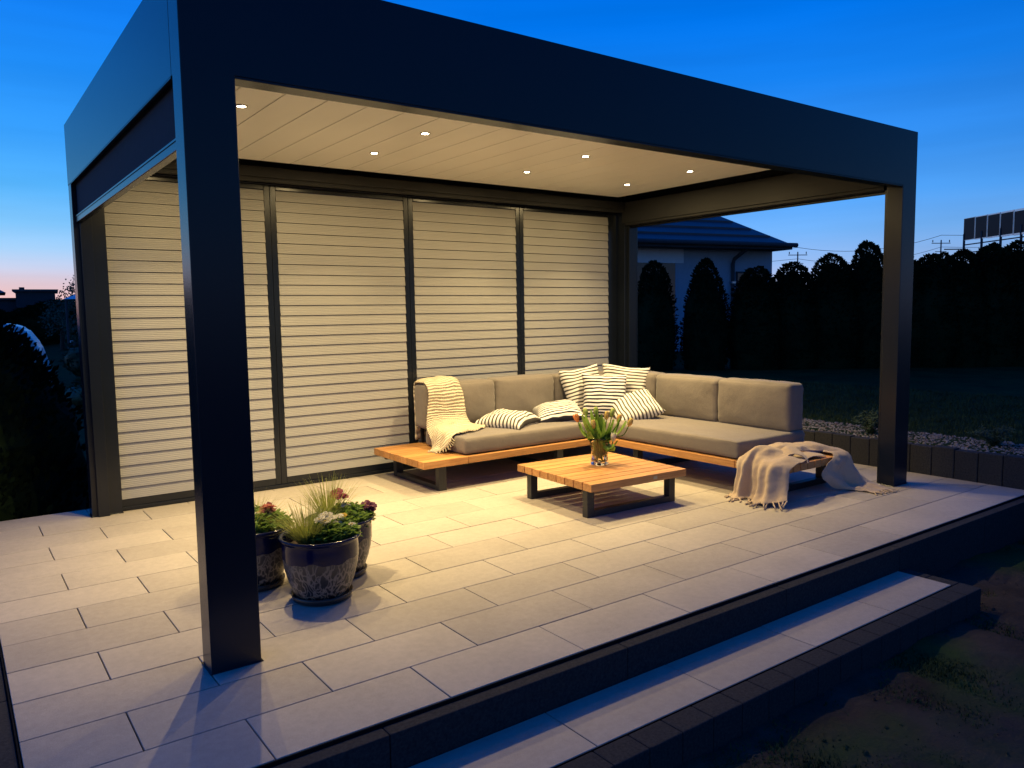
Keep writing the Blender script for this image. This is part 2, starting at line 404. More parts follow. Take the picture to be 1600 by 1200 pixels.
def sheet(name, grid, mt, nu, nv, parent=None, thick=.006, wob=.004, wsc=14, bm=None, seed=0, ulen=1., vlen=1., fold=0):
    """cloth sheet through a control grid (rows of points), smoothed, with small folds"""
    own = bm is None
    if own: bm = B()
    rows = [curve_sample([Vector(p) for p in r], nu) for r in grid]
    cols = [curve_sample([rows[i][j] for i in range(len(rows))], nv) for j in range(nu + 1)]
    uvl = bm.loops.layers.uv.get('uv') or bm.loops.layers.uv.new('uv')
    V = [[None] * (nu + 1) for _ in range(nv + 1)]
    for i in range(nv + 1):
        for j in range(nu + 1):
            p = cols[j][i].copy()
            q = noise.noise_vector(p * wsc + Vector((seed, 0, 0))) + noise.noise_vector(p * wsc * 2.7 + Vector((seed, 9, 0))) * .45
            p += q * wob
            if fold:
                a_ = j / nu * 6.2832 * 5.5 + math.sin(i / nv * 3 + seed) * 1.2
                p.x -= abs(fold) * (.5 + .5 * math.sin(a_)) * min(1, i / nv * 1.6) * (1 - abs(2 * j / nu - 1) ** 6)
            V[i][j] = bm.verts.new(p)
    for i in range(nv):
        for j in range(nu):
            f = bm.faces.new((V[i][j], V[i][j + 1], V[i + 1][j + 1], V[i + 1][j])); f.smooth = True
            for l, (a, b) in zip(f.loops, ((i, j), (i, j + 1), (i + 1, j + 1), (i + 1, j))):
                l[uvl].uv = (b / nu * ulen, a / nv * vlen)
    if own:
        o = obj(name, bm, mt, parent, smooth=True)
        if thick:
            md = o.modifiers.new('thickness', 'SOLIDIFY'); md.thickness = thick; md.offset = 0
        return o
    return V

# ------------------------------------------------------------------ ground
def terrain_z(x, y):
    # raised lawn right of the retaining wall, low ground in front, falling garden at left/back
    if x > 5.5:
        r = min(1, max(0, (y + 3.2) / 2.0))
        z = -.30 + .52 * min(1, max(0, (x - 5.5) / .05)) * r
        return z
    t = min(1, max(0, (y - 3.2) / 14))
    dip = math.exp(-((x + 1.5) / 4.5) ** 4 - ((y - 23.5) / 4.5) ** 4)
    return -.265 - .335 * t * t * (3 - 2 * t) * min(1, max(0, (5.5 - x) / 3)) - .62 * dip
bm = B()
def ticks(a, b, lo, hi, fine, coarse):
    v = [a]; x = a
    while x < b:
        step = fine if lo <= x < hi else max(coarse * min(1, .1 + min(abs(x - lo), abs(x - hi)) / 60), fine)
        x += step; v.append(x)
    return v
xs = ticks(-220, 260, 0, 6, .055, 30); ys = ticks(-200, 400, -4, -.6, .055, 30)
xs = sorted(set([round(v, 4) for v in xs] + [5.5, 5.55]))
g = [[bm.verts.new((x, y, terrain_z(x, y) + (noise.noise(Vector((x, y, 0)) * 1.9) * .035 + noise.noise(Vector((x, y, 3)) * 6) * .018 + abs(noise.noise(Vector((x, y, 7)) * 13)) * .016 if (-4 < x < 9 and -4 < y < 8) and (x < 5.5 or x > 6) else 0))) for x in xs] for y in ys]
for i in range(len(ys) - 1):
    for j in range(len(xs) - 1):
        f = bm.faces.new((g[i][j], g[i][j + 1], g[i + 1][j + 1], g[i + 1][j])); f.smooth = True
        cx = (xs[j] + xs[j + 1]) / 2; cy = (ys[i] + ys[i + 1]) / 2
        f.material_index = 1 if (-6 < cx < 7.5 and cy < 1.0 and cy > -12 and not (cx > 5.5 and cy > -1.2)) else 0
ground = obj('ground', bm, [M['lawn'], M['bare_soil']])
tag(ground, kind='structure')

# ------------------------------------------------------------------ terrace
PX, PY, Y0 = .61, .292, -.682
def paving(name, x0, x1, y0, rows, z, px=PX, py=PY, off=.305, th=.04, skip=None, first=0):
    bm = B()
    for k in range(rows):
        o_ = (off if k % 2 else 0) + first
        ya, yb = y0 + k * py + .0023, y0 + (k + 1) * py - .0023
        i0 = math.floor((x0 - o_) / px) - 1
        x = o_ + i0 * px
        while x < x1:
            a, b = max(x, x0) + .0023, min(x + px, x1) - .0023
            if b - a > .02:
                dz = random.uniform(-.0008, .0008)
                box(bm, a, b, ya, yb, z - th, z + dz, bev=.0016, seg=1)
            x += px
    return bm
bm = paving('patio_paving', -.61, 5.42, Y0, 13, 0)
patio = obj('patio_paving', bm, M['tile']); tag(patio, kind='structure')
_r = random.Random(3); _sh = {}
def tshade(i, p, per=26):
    k = (round(p.center.x * 2.2), round(p.center.y * 3.42))
    if k not in _sh: _sh[k] = _r.uniform(.93, 1.06)
    return _sh[k]
shade_attr(patio, lambda i, p: _sh.setdefault(int((p.center.y - Y0) / PY) * 1000 + int((p.center.x + 10 - (.305 if int((p.center.y - Y0) / PY) % 2 else 0)) / PX), _r.uniform(.88, 1.07)))
bm = B(); box(bm, -.605, 5.415, Y0 + .004, Y0 + 13 * PY - .004, -.33, -.009)
tag(obj('patio_bedding', bm, M['grout']), kind='structure')
# kerb stones at the front and left
def kerb(name, x0, x1, y0, y1, z0, z1, length, axis, label, bev=.004):
    bm = B(); L_ = (x1 - x0) if axis == 'x' else (y1 - y0); n = max(1, round(L_ / length)); s = L_ / n
    for i in range(n):
        if axis == 'x': box(bm, x0 + i * s + .0015, x0 + (i + 1) * s - .0015, y0, y1, z0, z1, bev=bev)
        else: box(bm, x0, x1, y0 + i * s + .0015, y0 + (i + 1) * s - .0015, z0, z1, bev=bev)
    o = obj(name, bm, M['curb']); tag(o, kind='structure'); return o
kerb('patio_kerb_front', -.70, 6.6, -.748, -.689, -.34, -.013, .98, 'x', '')
kerb('patio_kerb_side', -.70, -.618, -.684, 3.15, -.34, -.013, .98, 'y', '')
# the step down in front
bm = paving('step_tread', -1.5, 3.45, -1.034, 1, -.14, px=.632, py=.284, first=.965 - .632)
st = obj('step_paving', bm, M['tile']); tag(st, kind='structure'); shade_attr(st, lambda i, p: .9 + .1 * ((int((p.center.x + 5) / .632) * 37) % 10) / 10)
bm = B(); box(bm, -1.5, 3.45, -1.03, -.752, -.36, -.149)
tag(obj('step_bedding', bm, M['grout']), kind='structure')
kerb('step_edging', -1.5, 3.535, -1.145, -1.038, -.36, -.143, .165, 'x', '', bev=.005)
kerb('step_edging_side', 3.454, 3.535, -1.036, -.752, -.36, -.143, .14, 'y', '', bev=.005)

bm = B(); box(bm, -.612, 5.42, Y0 - .0055, Y0 - .0005, -.05, -.0022); box(bm, -.6165, -.6115, Y0 - .005, 3.10, -.05, -.0022)  # added dark strips cover the slab sides as painted gap shade
tag(obj('patio_gap_shade', bm, M['edge']), kind='structure')
bm = B(); box(bm, -1.5, 3.452, -1.0372, -1.0338, -.19, -.1418)  # added strip, painted shade along the front of the tread
tag(obj('step_gap_shade', bm, M['edge']), kind='structure')
# low retaining wall at the right: upright dark blocks
wall = thing('retaining_wall', 'low wall of upright dark concrete blocks holding the gravel bed beside the patio', 'wall', (5.42, 0, 0))
bm = B(); y = -3.0; i = 0
while y < 5.2:
    w = .168
    box(bm, 0, .085, y + .002, y + w - .002, -.34, .225 + .006 * math.sin(i * 2.3), bev=.006)
    y += w; i += 1
obj('wall_blocks', bm, M['curb'], wall)
# gravel bed
bm = B()
for i in range(70):
    for j in range(4):
        pass
box(bm, 5.506, 6.02, -3, 5.2, .05, .205)
tag(obj('gravel_bed', bm, M['gravel']), kind='structure')
bm = B(); rr = random.Random(11)
ico = bmesh.new(); bmesh.ops.create_icosphere(ico, subdivisions=1, radius=1); IV = [v.co.copy() for v in ico.verts]; IF = [[v.index for v in f.verts] for f in ico.faces]; ico.free()
for i in range(5200):
    x = rr.uniform(5.515, 6.05 + rr.random() ** 2 * .1); yy = rr.uniform(-1.3, 3.2) if rr.random() < .9 else rr.uniform(3.2, 5)
    s = rr.uniform(.008, .019); z = .208 + s * .3
    e = Euler((rr.uniform(0, 6), rr.uniform(0, 6), rr.uniform(0, 6))).to_matrix()
    sx, sy, sz = s * rr.uniform(.8, 1.4), s * rr.uniform(.7, 1.1), s * rr.uniform(.5, .8)
    vv = [bm.verts.new(Vector((x, yy, z)) + (e @ Vector((v.x * sx, v.y * sy, v.z * sz)))) for v in IV]
    mi = 1 if rr.random() < .25 else 0
    for f in IF:
        q = bm.faces.new([vv[k] for k in f]); q.material_index = mi
tag(obj('gravel', bm, [M['stone'], M['stone_brown']]), 'grey and brown pebbles strewn behind the low dark wall', 'gravel', kind='stuff')

# ------------------------------------------------------------------ pergola
LX, DY, H, FB = 5.003, 2.95, 2.55, 2.165
WX, WY = .184, .119
perg = thing('pergola', 'large anthracite aluminium pergola with closed louvre roof over the lounge', 'pergola')
A = M['anthracite']
def post(x0, y0, wx, wy, grooves, top=None):
    bm = B()
    box(bm, x0, x0 + wx, y0, y0 + wy, .0, top or FB - .0001, bev=.0035, sel=lambda a, b: abs(a.z - b.z) > .1)
    # screen guide profiles with their dark slots
    for (a0, a1, b0, b1) in grooves: box(bm, a0, a1, b0, b1, .0, FB - .001, bev=.002)
    return obj('post', bm, A, perg)
post(0, 0, WX, WY - .001, [(.035, .105, WY + .001, WY + .030)])
post(LX - WX, 0, WX, WY - .001, [(LX - .15, LX - .05, WY + .001, WY + .030)])
post(.002, DY - WY, WX, WY - .002, [(.035, .105, DY - WY - .030, DY - WY - .001)], 2.546)
post(LX - WX - .002, DY - .17, WX, .168, [(LX - .15, LX - .05, DY - .20, DY - .171)], 2.546)
for (x0, y0) in ((0, 0), (LX - WX, 0), (0, DY - WY), (LX - WX, DY - .17)):
    bm = B(); box(bm, x0 - .006, x0 + WX + .006, y0 - .006, y0 + WY + .006, .0008, .005, bev=.001, seg=1); obj('base_plate', bm, A, perg)
def beam(name, dims, parts=(), mt=None):
    bm = B(); box(bm, *dims, bev=.0035, sel=lambda a, b: not (a.z < dims[4] + .001 and b.z < dims[4] + .001))
    for d in parts: box(bm, *d, bev=.0015, seg=1)
    return obj(name, bm, M['matt'] if 'gutter' in name or dims[0] == .076 else A, perg)
# front fascia: tall box with a small lip under it
beam('fascia_beam', (0, LX, 0, .13, FB, H), [(WX + .001, LX - WX - .001, .004, .012, FB - .010, FB - .0005)])
beam('fascia_beam', (0, .075, .131, DY - .001, FB + .002, H), [(.0, .006, .14, DY - .13, FB - .006, FB + .001)])
beam('fascia_beam', (LX - .075, LX, .131, DY - .001, FB + .001, H))
beam('fascia_beam', (.076, LX - .076, DY - .14, DY, 2.30, H))
# inner gutter beams
beam('gutter_beam', (LX - .20, LX - .078, .14, DY - .145, 2.172, 2.372), [(LX - .185, LX - .09, .14, DY - .18, 2.150, 2.1715)])
beam('gutter_beam', (.078, .20, .14, DY - .145, 2.235, 2.372))
beam('gutter_beam', (.21, LX - .21, DY - .20, DY - .142, 2.30, 2.372), [(.21, LX - .21, DY - .185, DY - .142, 2.272, 2.299)])
bm = B()
box(bm, .08, LX - .08, .132, .30, 2.452, 2.51); box(bm, .08, LX - .08, 2.66, 2.80, 2.452, 2.51)
box(bm, .08, .30, .30, 2.66, 2.452, 2.51); box(bm, 4.60, LX - .08, .30, 2.66, 2.452, 2.51)
obj('gutter', bm, M['matt'], perg)
# rotating roof blades, closed, with five-sided hollow look
bm = B(); p = .2205; x = .729 - 2 * p
while x < 4.60:
    a, b = max(x, .26) + .0025, min(x + p, 4.645) - .0025
    box(bm, a, b, .25, 2.69, 2.400, 2.440, bev=.003, seg=2)
    x += p
obj('louvre_roof', bm, M['ceiling'], perg)
bm = B(); box(bm, .1, 4.9, .14, 2.85, 2.512, 2.535); obj('roof_cover', bm, M['anthracite'], perg)
# lamps
LAMPS = [(.616, 1.30), (.616, 2.02), (1.728, 1.33), (1.728, 2.02), (3.03, 1.34), (3.05, 2.05), (4.135, 1.35), (4.165, 2.08)]
for (lx, ly) in LAMPS:
    bm = B(); lathe(bm, [(.033, 2.4005), (.033, 2.396), (.0235, 2.3945), (.022, 2.399)], n=24)
    bz = obj('spotlight', bm, M['steel'], perg, smooth=True)
    bm = B(); r = bmesh.ops.create_circle(bm, cap_ends=True, segments=20, radius=.0215, matrix=Matrix.Translation((lx * 0, 0, 2.3965)))
    bz.location = (lx, ly, 0)
    ln = obj('lens', bm, M['white_glow'], bz)
    for (en, spr, dz) in ((13.5, 102, 0), (8, 176, .001)):      # focused beam of the lens and its wide spill
        ld = bpy.data.lights.new('spotlight_lamp', 'AREA'); ld.shape = 'DISK'; ld.size = .024; ld.energy = en; ld.color = (1, .74, .345); ld.spread = R(spr)
        lo = bpy.data.objects.new('spotlight_lamp', ld); COL.objects.link(lo); lo.parent = bz; lo.location = (0, 0, 2.392 - dz)
# roll-down screens: left one a little lowered
bm = B(); box(bm, -.012, .016, .125, DY - .13, 1.919, 1.964, bev=.003); box(bm, -.015, -.0125, .126, DY - .131, 1.952, 1.962, bev=.001, seg=1)
box(bm, .0175, .032, .125, DY - .13, 1.925, 1.945, bev=.002)
scr = obj('roller_screen', bm, A, perg); scr.location = (.03, 0, 0)
obox('screen_fabric', (.0, .0015, .125, DY - .13, 1.965, FB + .06), M['screen'], scr)
bm = B(); box(bm, -.03, .0, .125, DY - .18, 2.128, 2.149, bev=.003); box(bm, -.034, -.0305, .126, DY - .181, 2.131, 2.139, bev=.001, seg=1)
scr2 = obj('roller_screen', bm, A, perg); scr2.location = (LX - .075, 0, 0)

# ------------------------------------------------------------------ back wall of louvred shutters
EDG = [(.184, 1.252), (1.340, 2.402), (2.490, 3.547), (3.636, 4.690)]
ZB, ZT, NS = .082, 2.232, 28
pitch = (ZT - ZB) / NS
def slat_profile():
    pts = []
    for k in range(25):
        t = k / 24                      # 0 bottom .. 1 top
        y = .004 - .010 * (1 - t) - .0005 * (1 if int(t * 24) % 4 < 2 else -1) * (0 if t > .9 or t < .06 else 1)
        pts.append((y, t * (pitch - .0032)))
    return pts
PR = slat_profile()
shutlab = ['cream louvred shutter panel at the far left beside the corner post', 'cream louvred shutter panel behind the flower pots, second from the left',
           'cream louvred shutter panel behind the left end of the sofa', 'cream louvred shutter panel at the far right behind the sofa corner']
for pi, (x0, x1) in enumerate(EDG):
    hw = (x1 - x0) / 2
    bm = B()
    fl = .184 if pi == 0 else (EDG[pi - 1][1] + x0) / 2 + .001
    fr = 4.80 if pi == 3 else (EDG[pi + 1][0] + x1) / 2 - .001
    cx = (x0 + x1) / 2
    if pi > 0: box(bm, fl - cx, -hw - .0005, .0, .045, .03, 2.268, bev=.003)
    box(bm, hw + .0005, fr - cx, .0, .045, .03, 2.268, bev=.003)
    box(bm, -hw, hw, .0, .045, .03, ZB - .001, bev=.003)
    box(bm, -hw, hw, .0, .045, ZT + .001, 2.268, bev=.003)
    box(bm, -hw, hw, .030, .034, ZB, ZT)  # unseen dark sheet added behind the slats so their gaps stay dark
    sh = obj('shutter_panel', bm, A, perg); sh.location = ((x0 + x1) / 2, 2.88, 0); sh['label'] = shutlab[pi]
    bm = B(); rs = random.Random(pi + 5)
    for k in range(NS):
        z = ZB + k * pitch
        dx = rs.uniform(-.0012, .0012); tl = rs.uniform(-.0003, .0003)
        cr = []
        for xx in (-hw + .001 + dx, hw - .001 + dx):
            front = [bm.verts.new((xx, .006 + yy + tl * (1 - zz / pitch) - .003, z + zz)) for yy, zz in PR]
            back = [bm.verts.new((xx, .020, z + PR[-1][1])), bm.verts.new((xx, .014, z + .001))]
            cr.append(front + back)
        n = len(cr[0])
        for q in range(n): bm.faces.new((cr[0][q], cr[1][q], cr[1][(q + 1) % n], cr[0][(q + 1) % n]))
        bm.faces.new(cr[0]); bm.faces.new(cr[1][::-1])
    bmesh.ops.recalc_face_normals(bm, faces=bm.faces)
    obj('slats', bm, M['cream'], sh)
obox('shutter_track', (.186, 4.80, 2.872, 2.94, .0015, .029), A, perg, bev=.003)
obox('shutter_track', (.186, 4.80, 2.872, 2.94, 2.2695, 2.298), A, perg, bev=.003)

# ------------------------------------------------------------------ furniture
def rcushion(bm, x0, x1, y0, y1, z0, z1, r=.035, crown=(0, 0, .012), nx=22, ny=12, nz=8, seed=0, wr=.003, uvs=False):
    """rounded upholstered block"""
    c = Vector(((x0 + x1) / 2, (y0 + y1) / 2, (z0 + z1) / 2)); h = Vector(((x1 - x0) / 2, (y1 - y0) / 2, (z1 - z0) / 2))
    n3 = (nx, ny, nz); verts = {}
    def key(a): return tuple(a)
    def getv(i):
        k = tuple(i)
        if k in verts: return verts[k]
        u = Vector([2 * i[d] / n3[d] - 1 for d in range(3)])
        # concentrate samples towards the edges
        u = Vector([math.sin(v * PI / 2) ** 1 if abs(v) < 1 else v for v in u])
        p = Vector([u[d] * h[d] for d in range(3)])
        q = Vector([max(-h[d] + r, min(h[d] - r, p[d])) for d in range(3)])
        dlt = p - q
        if dlt.length > 1e-9: p = q + dlt.normalized() * min(r, max(abs(v) for v in dlt) if max(abs(v) for v in dlt) > 0 else r)
        f = Vector([(1 - abs(u[(d + 1) % 3]) ** 3) * (1 - abs(u[(d + 2) % 3]) ** 3) for d in range(3)])
        p += Vector([math.copysign(crown[d] * f[d], u[d]) * (1 if abs(u[d]) > .98 else 0) for d in range(3)])
        w = noise.noise_vector((p + c) * 9 + Vector((seed * 3.1, 0, 0))) * wr + noise.noise_vector((p + c) * 34 + Vector((seed, 5, 0))) * wr * .35
        # puckers near the side seams
        e = max(0, abs(u[0]) - .78) / .22
        w.z += 0; w.y += math.sin((p.z + c.z) * 120 + seed) * .0048 * e * (1 if h.x > h.y else .3)
        w.x += math.sin((p.z + c.z) * 110 + seed) * .0048 * (max(0, abs(u[1]) - .78) / .22) * (1 if h.y > h.x else 0)
        verts[k] = bm.verts.new(p + c + w)
        return verts[k]
    for d in range(3):
        a, b = (d + 1) % 3, (d + 2) % 3
        for side in (0, n3[d]):
            for i in range(n3[a]):
                for j in range(n3[b]):
                    idx = []
                    for (di, dj) in ((0, 0), (1, 0), (1, 1), (0, 1)):
                        q = [0, 0, 0]; q[d] = side; q[a] = i + di; q[b] = j + dj; idx.append(q)
                    vs_ = [getv(q) for q in idx]
                    if side == 0: vs_ = vs_[::-1]
                    f = bm.faces.new(vs_); f.smooth = True
def planks(x0, x1, y0, y1, z0, z1, n, axis, gap=.008, segs=None, seed=1):
    bm = B(); rp = random.Random(seed); marks = []
    if axis == 'x':
        w = (y1 - y0 + gap) / n
        for k in range(n):
            for (a, b) in (segs or [(x0, x1)]):
                box(bm, a + rp.uniform(0, .0015), b, y0 + k * w, y0 + (k + 1) * w - gap, z0, z1 + rp.uniform(-.0006, .0006), bev=.0025, seg=2)
    else:
        w = (x1 - x0 + gap) / n
        for k in range(n):
            for (a, b) in (segs or [(y0, y1)]):
                box(bm, x0 + k * w, x0 + (k + 1) * w - gap, a, b, z0, z1 + rp.uniform(-.0006, .0006), bev=.0025, seg=2)
    return bm
def wood_obj(name, bm, mt, parent, seed=1):
    o = obj(name, bm, mt, parent)
    rp = random.Random(seed); cache = {}
    # one tone per plank: faces come in equal blocks
    n = len(o.data.polygons); per = 26
    if n: 
        isl = 54
        shade_attr(o, lambda i, p: cache.setdefault(i // isl, rp.uniform(.78, 1.14)))
    return o
def sled(bm, pts_a, pts_b, zt, w, d, axis):
    """closed sled leg: two uprights and a floor bar (and top bar)"""
    (xa, ya), (xb, yb) = pts_a, pts_b
    if axis == 'x':
        box(bm, xa, xa + w, ya, ya + d, .0, zt, bev=.002); box(bm, xb - w, xb, ya, ya + d, .0, zt, bev=.002)
        box(bm, xa + w + .0005, xb - w - .0005, ya + .001, ya + d - .001, .001, w * .75, bev=.002)
    else:
        box(bm, xa, xa + d, ya, ya + w, .0, zt, bev=.002); box(bm, xa, xa + d, yb - w, yb, .0, zt, bev=.002)
        box(bm, xa + .001, xa + d - .001, ya + w + .0005, yb - w - .0005, .001, w * .75, bev=.002)

ZD, TD = .238, .052
sofa = thing('corner_sofa', 'L shaped teak platform sofa with taupe cushions in the back corner of the pergola', 'corner sofa', (3.3, 2.0, 0))
def into(parent, o):
    o.parent = parent; o.matrix_parent_inverse = Matrix.Translation(-parent.location) if parent.rotation_euler.z == 0 else parent.matrix_basis.inverted(); return o
def sobj(name, bm, mt, smooth=False, parent=sofa):
    o = obj(name, bm, mt, None, smooth); into(parent, o); return o
bm = planks(2.02, 3.757, 1.972, 2.772, ZD - TD, ZD, 9, 'x', segs=[(2.02, 2.402), (2.406, 3.757)], seed=2)
o = wood_obj('deck', bm, M['teak_x'], None, 2); into(sofa, o)
bm = planks(3.762, 4.608, .236, 2.772, ZD - TD, ZD, 10, 'y', segs=[(.236, .596), (.600, 2.772)], seed=3)
o = wood_obj('deck', bm, M['teak_y'], None, 3); into(sofa, o)
for sx in (2.17, 3.30):
    bm = B(); sled(bm, (sx, 2.012), (sx, 2.732), ZD - TD - .001, .05, .064, 'y'); sobj('leg_frame', bm, M['dark_metal'])
for sy in (.385, 1.62):
    bm = B(); sled(bm, (3.83, sy), (4.575, sy), ZD - TD - .001, .06, .055, 'x'); sobj('leg_frame', bm, M['dark_metal'])
for yb in (2.075, 2.64):
    bm = B(); box(bm, 2.06, 3.75, yb, yb + .03, ZD - TD - .026, ZD - TD - .002); sobj('bearer', bm, M['dark_metal'])
for i, d in enumerate([(2.395, 3.785, 2.0, 2.60, .246, .372), (3.79, 4.60, .585, 2.60, .246, .372)]):
    bm = B(); rcushion(bm, *d, r=.020, crown=(.004, .004, .006), nx=34 if i == 0 else 18, ny=16 if i == 0 else 44, nz=6, seed=i + 1, wr=.003)
    sobj('seat_cushion', bm, M['taupe'], True)
backs = [(2.385, 3.085, 2.575, 2.755, .375, .735), (3.088, 3.742, 2.575, 2.755, .372, .740), (3.747, 4.40, 2.575, 2.755, .372, .735)]
for i, d in enumerate(backs):
    bm = B(); rcushion(bm, *d, r=.032, crown=(0, .022, .010), nx=30, ny=8, nz=18, seed=i + 4, wr=.0045); sobj('back_cushion', bm, M['taupe'], True)
backs = [(4.415, 4.60, .60, 1.292, .372, .737), (4.415, 4.60, 1.297, 1.99, .372, .735), (4.415, 4.60, 1.995, 2.56, .372, .740)]
for i, d in enumerate(backs):
    bm = B(); rcushion(bm, *d, r=.032, crown=(.022, 0, .010), nx=8, ny=30, nz=18, seed=i + 8, wr=.0045); sobj('back_cushion', bm, M['taupe'], True)
bm = B()
for xx in (2.45, 3.05, 3.7, 4.3): box(bm, xx, xx + .03, 2.757, 2.771, ZD, .58, bev=.002)
box(bm, 2.44, 4.6, 2.7575, 2.7705, .581, .60)
for yy in (.65, 1.25, 1.95, 2.5): box(bm, 4.602, 4.612, yy, yy + .03, ZD, .58, bev=.002)
box(bm, 4.602, 4.612, .64, 2.55, .581, .60)
sobj('backrest_frame', bm, M['dark_metal'])

# coffee table
ct = thing('coffee_table', 'low square teak plank coffee table on black metal sled legs', 'coffee table', (2.912, 1.075, 0), -.05)
S = .829 / 2; Z = .234
o = wood_obj('tabletop', planks(-S, S, -S, S, Z - .05, Z, 9, 'x', seed=5), M['teak_x'], ct, 6)
bm = B(); sled(bm, (-S + .03, -S + .075), (S - .03, 0), Z - .0515, .056, .052, 'x'); obj('leg_frame', bm, M['dark_metal'], ct)
bm = B(); sled(bm, (-S + .03, S - .127), (S - .03, 0), Z - .0515, .056, .052, 'x'); obj('leg_frame', bm, M['dark_metal'], ct)
for xb in (-S + .12, S - .15):
    bm = B(); box(bm, xb, xb + .03, -S + .132, S - .128, Z - .075, Z - .0515); obj('bearer', bm, M['dark_metal'], ct)
obox('badge', (.11, .145, -S - .0015, -S - .0002, Z - .034, Z - .014), M['steel'], ct)

# striped pillows
def pillow(label, ctr, size, thick, xdir, ydir, mt, seed, slump=.0, n=26):
    bm = B(); uvl = bm.loops.layers.uv.new('uv'); X = Vector(xdir).normalized(); Y = Vector(ydir); Y = (Y - X * Y.dot(X)).normalized(); Zn = X.cross(Y)
    a = size / 2; V = {}
    for s in (1, -1):
        for i in range(n + 1):
            for j in range(n + 1):
                if s == -1 and (i in (0, n) or j in (0, n)): V[(s, i, j)] = V[(1, i, j)]; continue
                u = math.sin((2 * i / n - 1) * PI / 2); v = math.sin((2 * j / n - 1) * PI / 2)
                pu = u * (1 - .09 * (1 - v * v) * abs(u) ** 3); pv = v * (1 - .09 * (1 - u * u) * abs(v) ** 3)
                hgt = thick / 2 * ((1 - u ** 4) * (1 - v ** 4)) ** .48
                p = Vector((pu * a, pv * a, s * hgt))
                nn = noise.noise_vector(Vector((u * 1.8, v * 1.8, seed + s * .3)))
                p += Vector((nn.x * .01, nn.y * .01, nn.z * .022 * (1 - max(abs(u), abs(v)) ** 4)))
                p.z += noise.noise(Vector((u * 5, v * 5, seed * 2 + s))) * .007
                p.z -= slump * (u * u + v * v) * .5
                V[(s, i, j)] = bm.verts.new(X * p.x + Y * p.y + Zn * p.z)
    for s in (1, -1):
        for i in range(n):
            for j in range(n):
                q = [(i, j), (i + 1, j), (i + 1, j + 1), (i, j + 1)]
                if s == -1: q = q[::-1]
                f = bm.faces.new([V[(s,) + k] for k in q]); f.smooth = True
                for l, k in zip(f.loops, q): l[uvl].uv = (k[0] / n * size / .42, (math.sin((2 * k[1] / n - 1) * PI / 2) * .5 + .5) * size / .42)
    o = obj('throw_pillow', bm, mt, None, True); o.location = ctr
    return tag(o, label, 'pillow', 'striped pillows on the sofa')
cd = Vector((-.60, -.80, 0))
pillow('grey and white striped pillow lying flat nearest the cream knitted throw', (3.03, 2.33, .428), .43, .13, (math.cos(R(28)), math.sin(R(28)), .03), (-math.sin(R(28)), math.cos(R(28)), .02), M['stripe_grey'], 1, .03)
pillow('navy and white striped pillow lying flat below the upright pillows', (3.56, 2.32, .445), .42, .14, (.86, -.50, .10), (.5, .86, .16), M['stripe'], 2.3, .03)
pillow('striped pillow standing in the sofa corner, left one of the pair behind', (3.99, 2.46, .585), .45, .13, (.93, -.05, .10), (-.05, .30, .95), M['stripe_grey'], 3.1)
pillow('striped pillow standing in the sofa corner, right one of the pair behind', (4.295, 2.26, .592), .45, .13, (.52, -.80, -.06), (.24, .10, .97), M['stripe_grey'], 4.7)
pillow('navy and white striped pillow standing in front of the two corner pillows', (4.02, 2.22, .552), .41, .15, (.80, -.58, -.03), (.20, .24, .93), M['stripe'], 5.2)
pillow('grey and white striped pillow slumped to the right of the upright pillows', (4.15, 1.98, .458), .43, .15, (.30, .66, .26), (.80, -.50, .28), M['stripe_grey'], 6.6)

# cream knitted throw
g_ = [
 [(2.41, 2.785, .26), (2.46, 2.79, .27), (2.50, 2.80, .28), (2.58, 2.80, .28), (2.66, 2.795, .28)],
 [(2.405, 2.78, .55), (2.45, 2.785, .55), (2.50, 2.79, .55), (2.58, 2.80, .55), (2.67, 2.785, .55)],
 [(2.395, 2.755, .725), (2.44, 2.765, .745), (2.51, 2.77, .75), (2.60, 2.775, .752), (2.66, 2.765, .75)],
 [(2.38, 2.66, .752), (2.44, 2.66, .764), (2.53, 2.66, .762), (2.61, 2.66, .782), (2.68, 2.66, .770)],
 [(2.395, 2.575, .738), (2.45, 2.565, .752), (2.54, 2.555, .745), (2.63, 2.55, .765), (2.70, 2.56, .745)],
 [(2.40, 2.535, .66), (2.46, 2.528, .665), (2.56, 2.522, .66), (2.64, 2.510, .665), (2.725, 2.535, .66)],
 [(2.385, 2.535, .55), (2.45, 2.525, .555), (2.55, 2.522, .55), (2.63, 2.508, .55), (2.73, 2.525, .55)],
 [(2.375, 2.525, .46), (2.44, 2.515, .47), (2.54, 2.515, .47), (2.64, 2.485, .465), (2.735, 2.505, .455)],
 [(2.36, 2.50, .39), (2.43, 2.48, .425), (2.53, 2.47, .432), (2.62, 2.43, .425), (2.75, 2.46, .40)],
 [(2.345, 2.44, .335), (2.40, 2.42, .40), (2.50, 2.40, .410), (2.60, 2.36, .435), (2.79, 2.40, .392)],
 [(2.335, 2.38, .28), (2.375, 2.32, .375), (2.44, 2.30, .400), (2.56, 2.28, .402), (2.80, 2.33, .390)],
 [(2.31, 2.35, .250), (2.350, 2.27, .31), (2.385, 2.23, .388), (2.50, 2.21, .396), (2.72, 2.25, .389)],
 [(2.27, 2.33, .246), (2.30, 2.24, .252), (2.345, 2.17, .30), (2.40, 2.15, .388), (2.60, 2.19, .387)]]
throw = sheet('knitted_throw', g_, M['knit'], 44, 150, thick=.012, wob=.009, wsc=9, seed=1, ulen=.36, vlen=1.35)
tag(throw, 'cream knitted throw draped over the left end of the sofa backrest', 'throw')
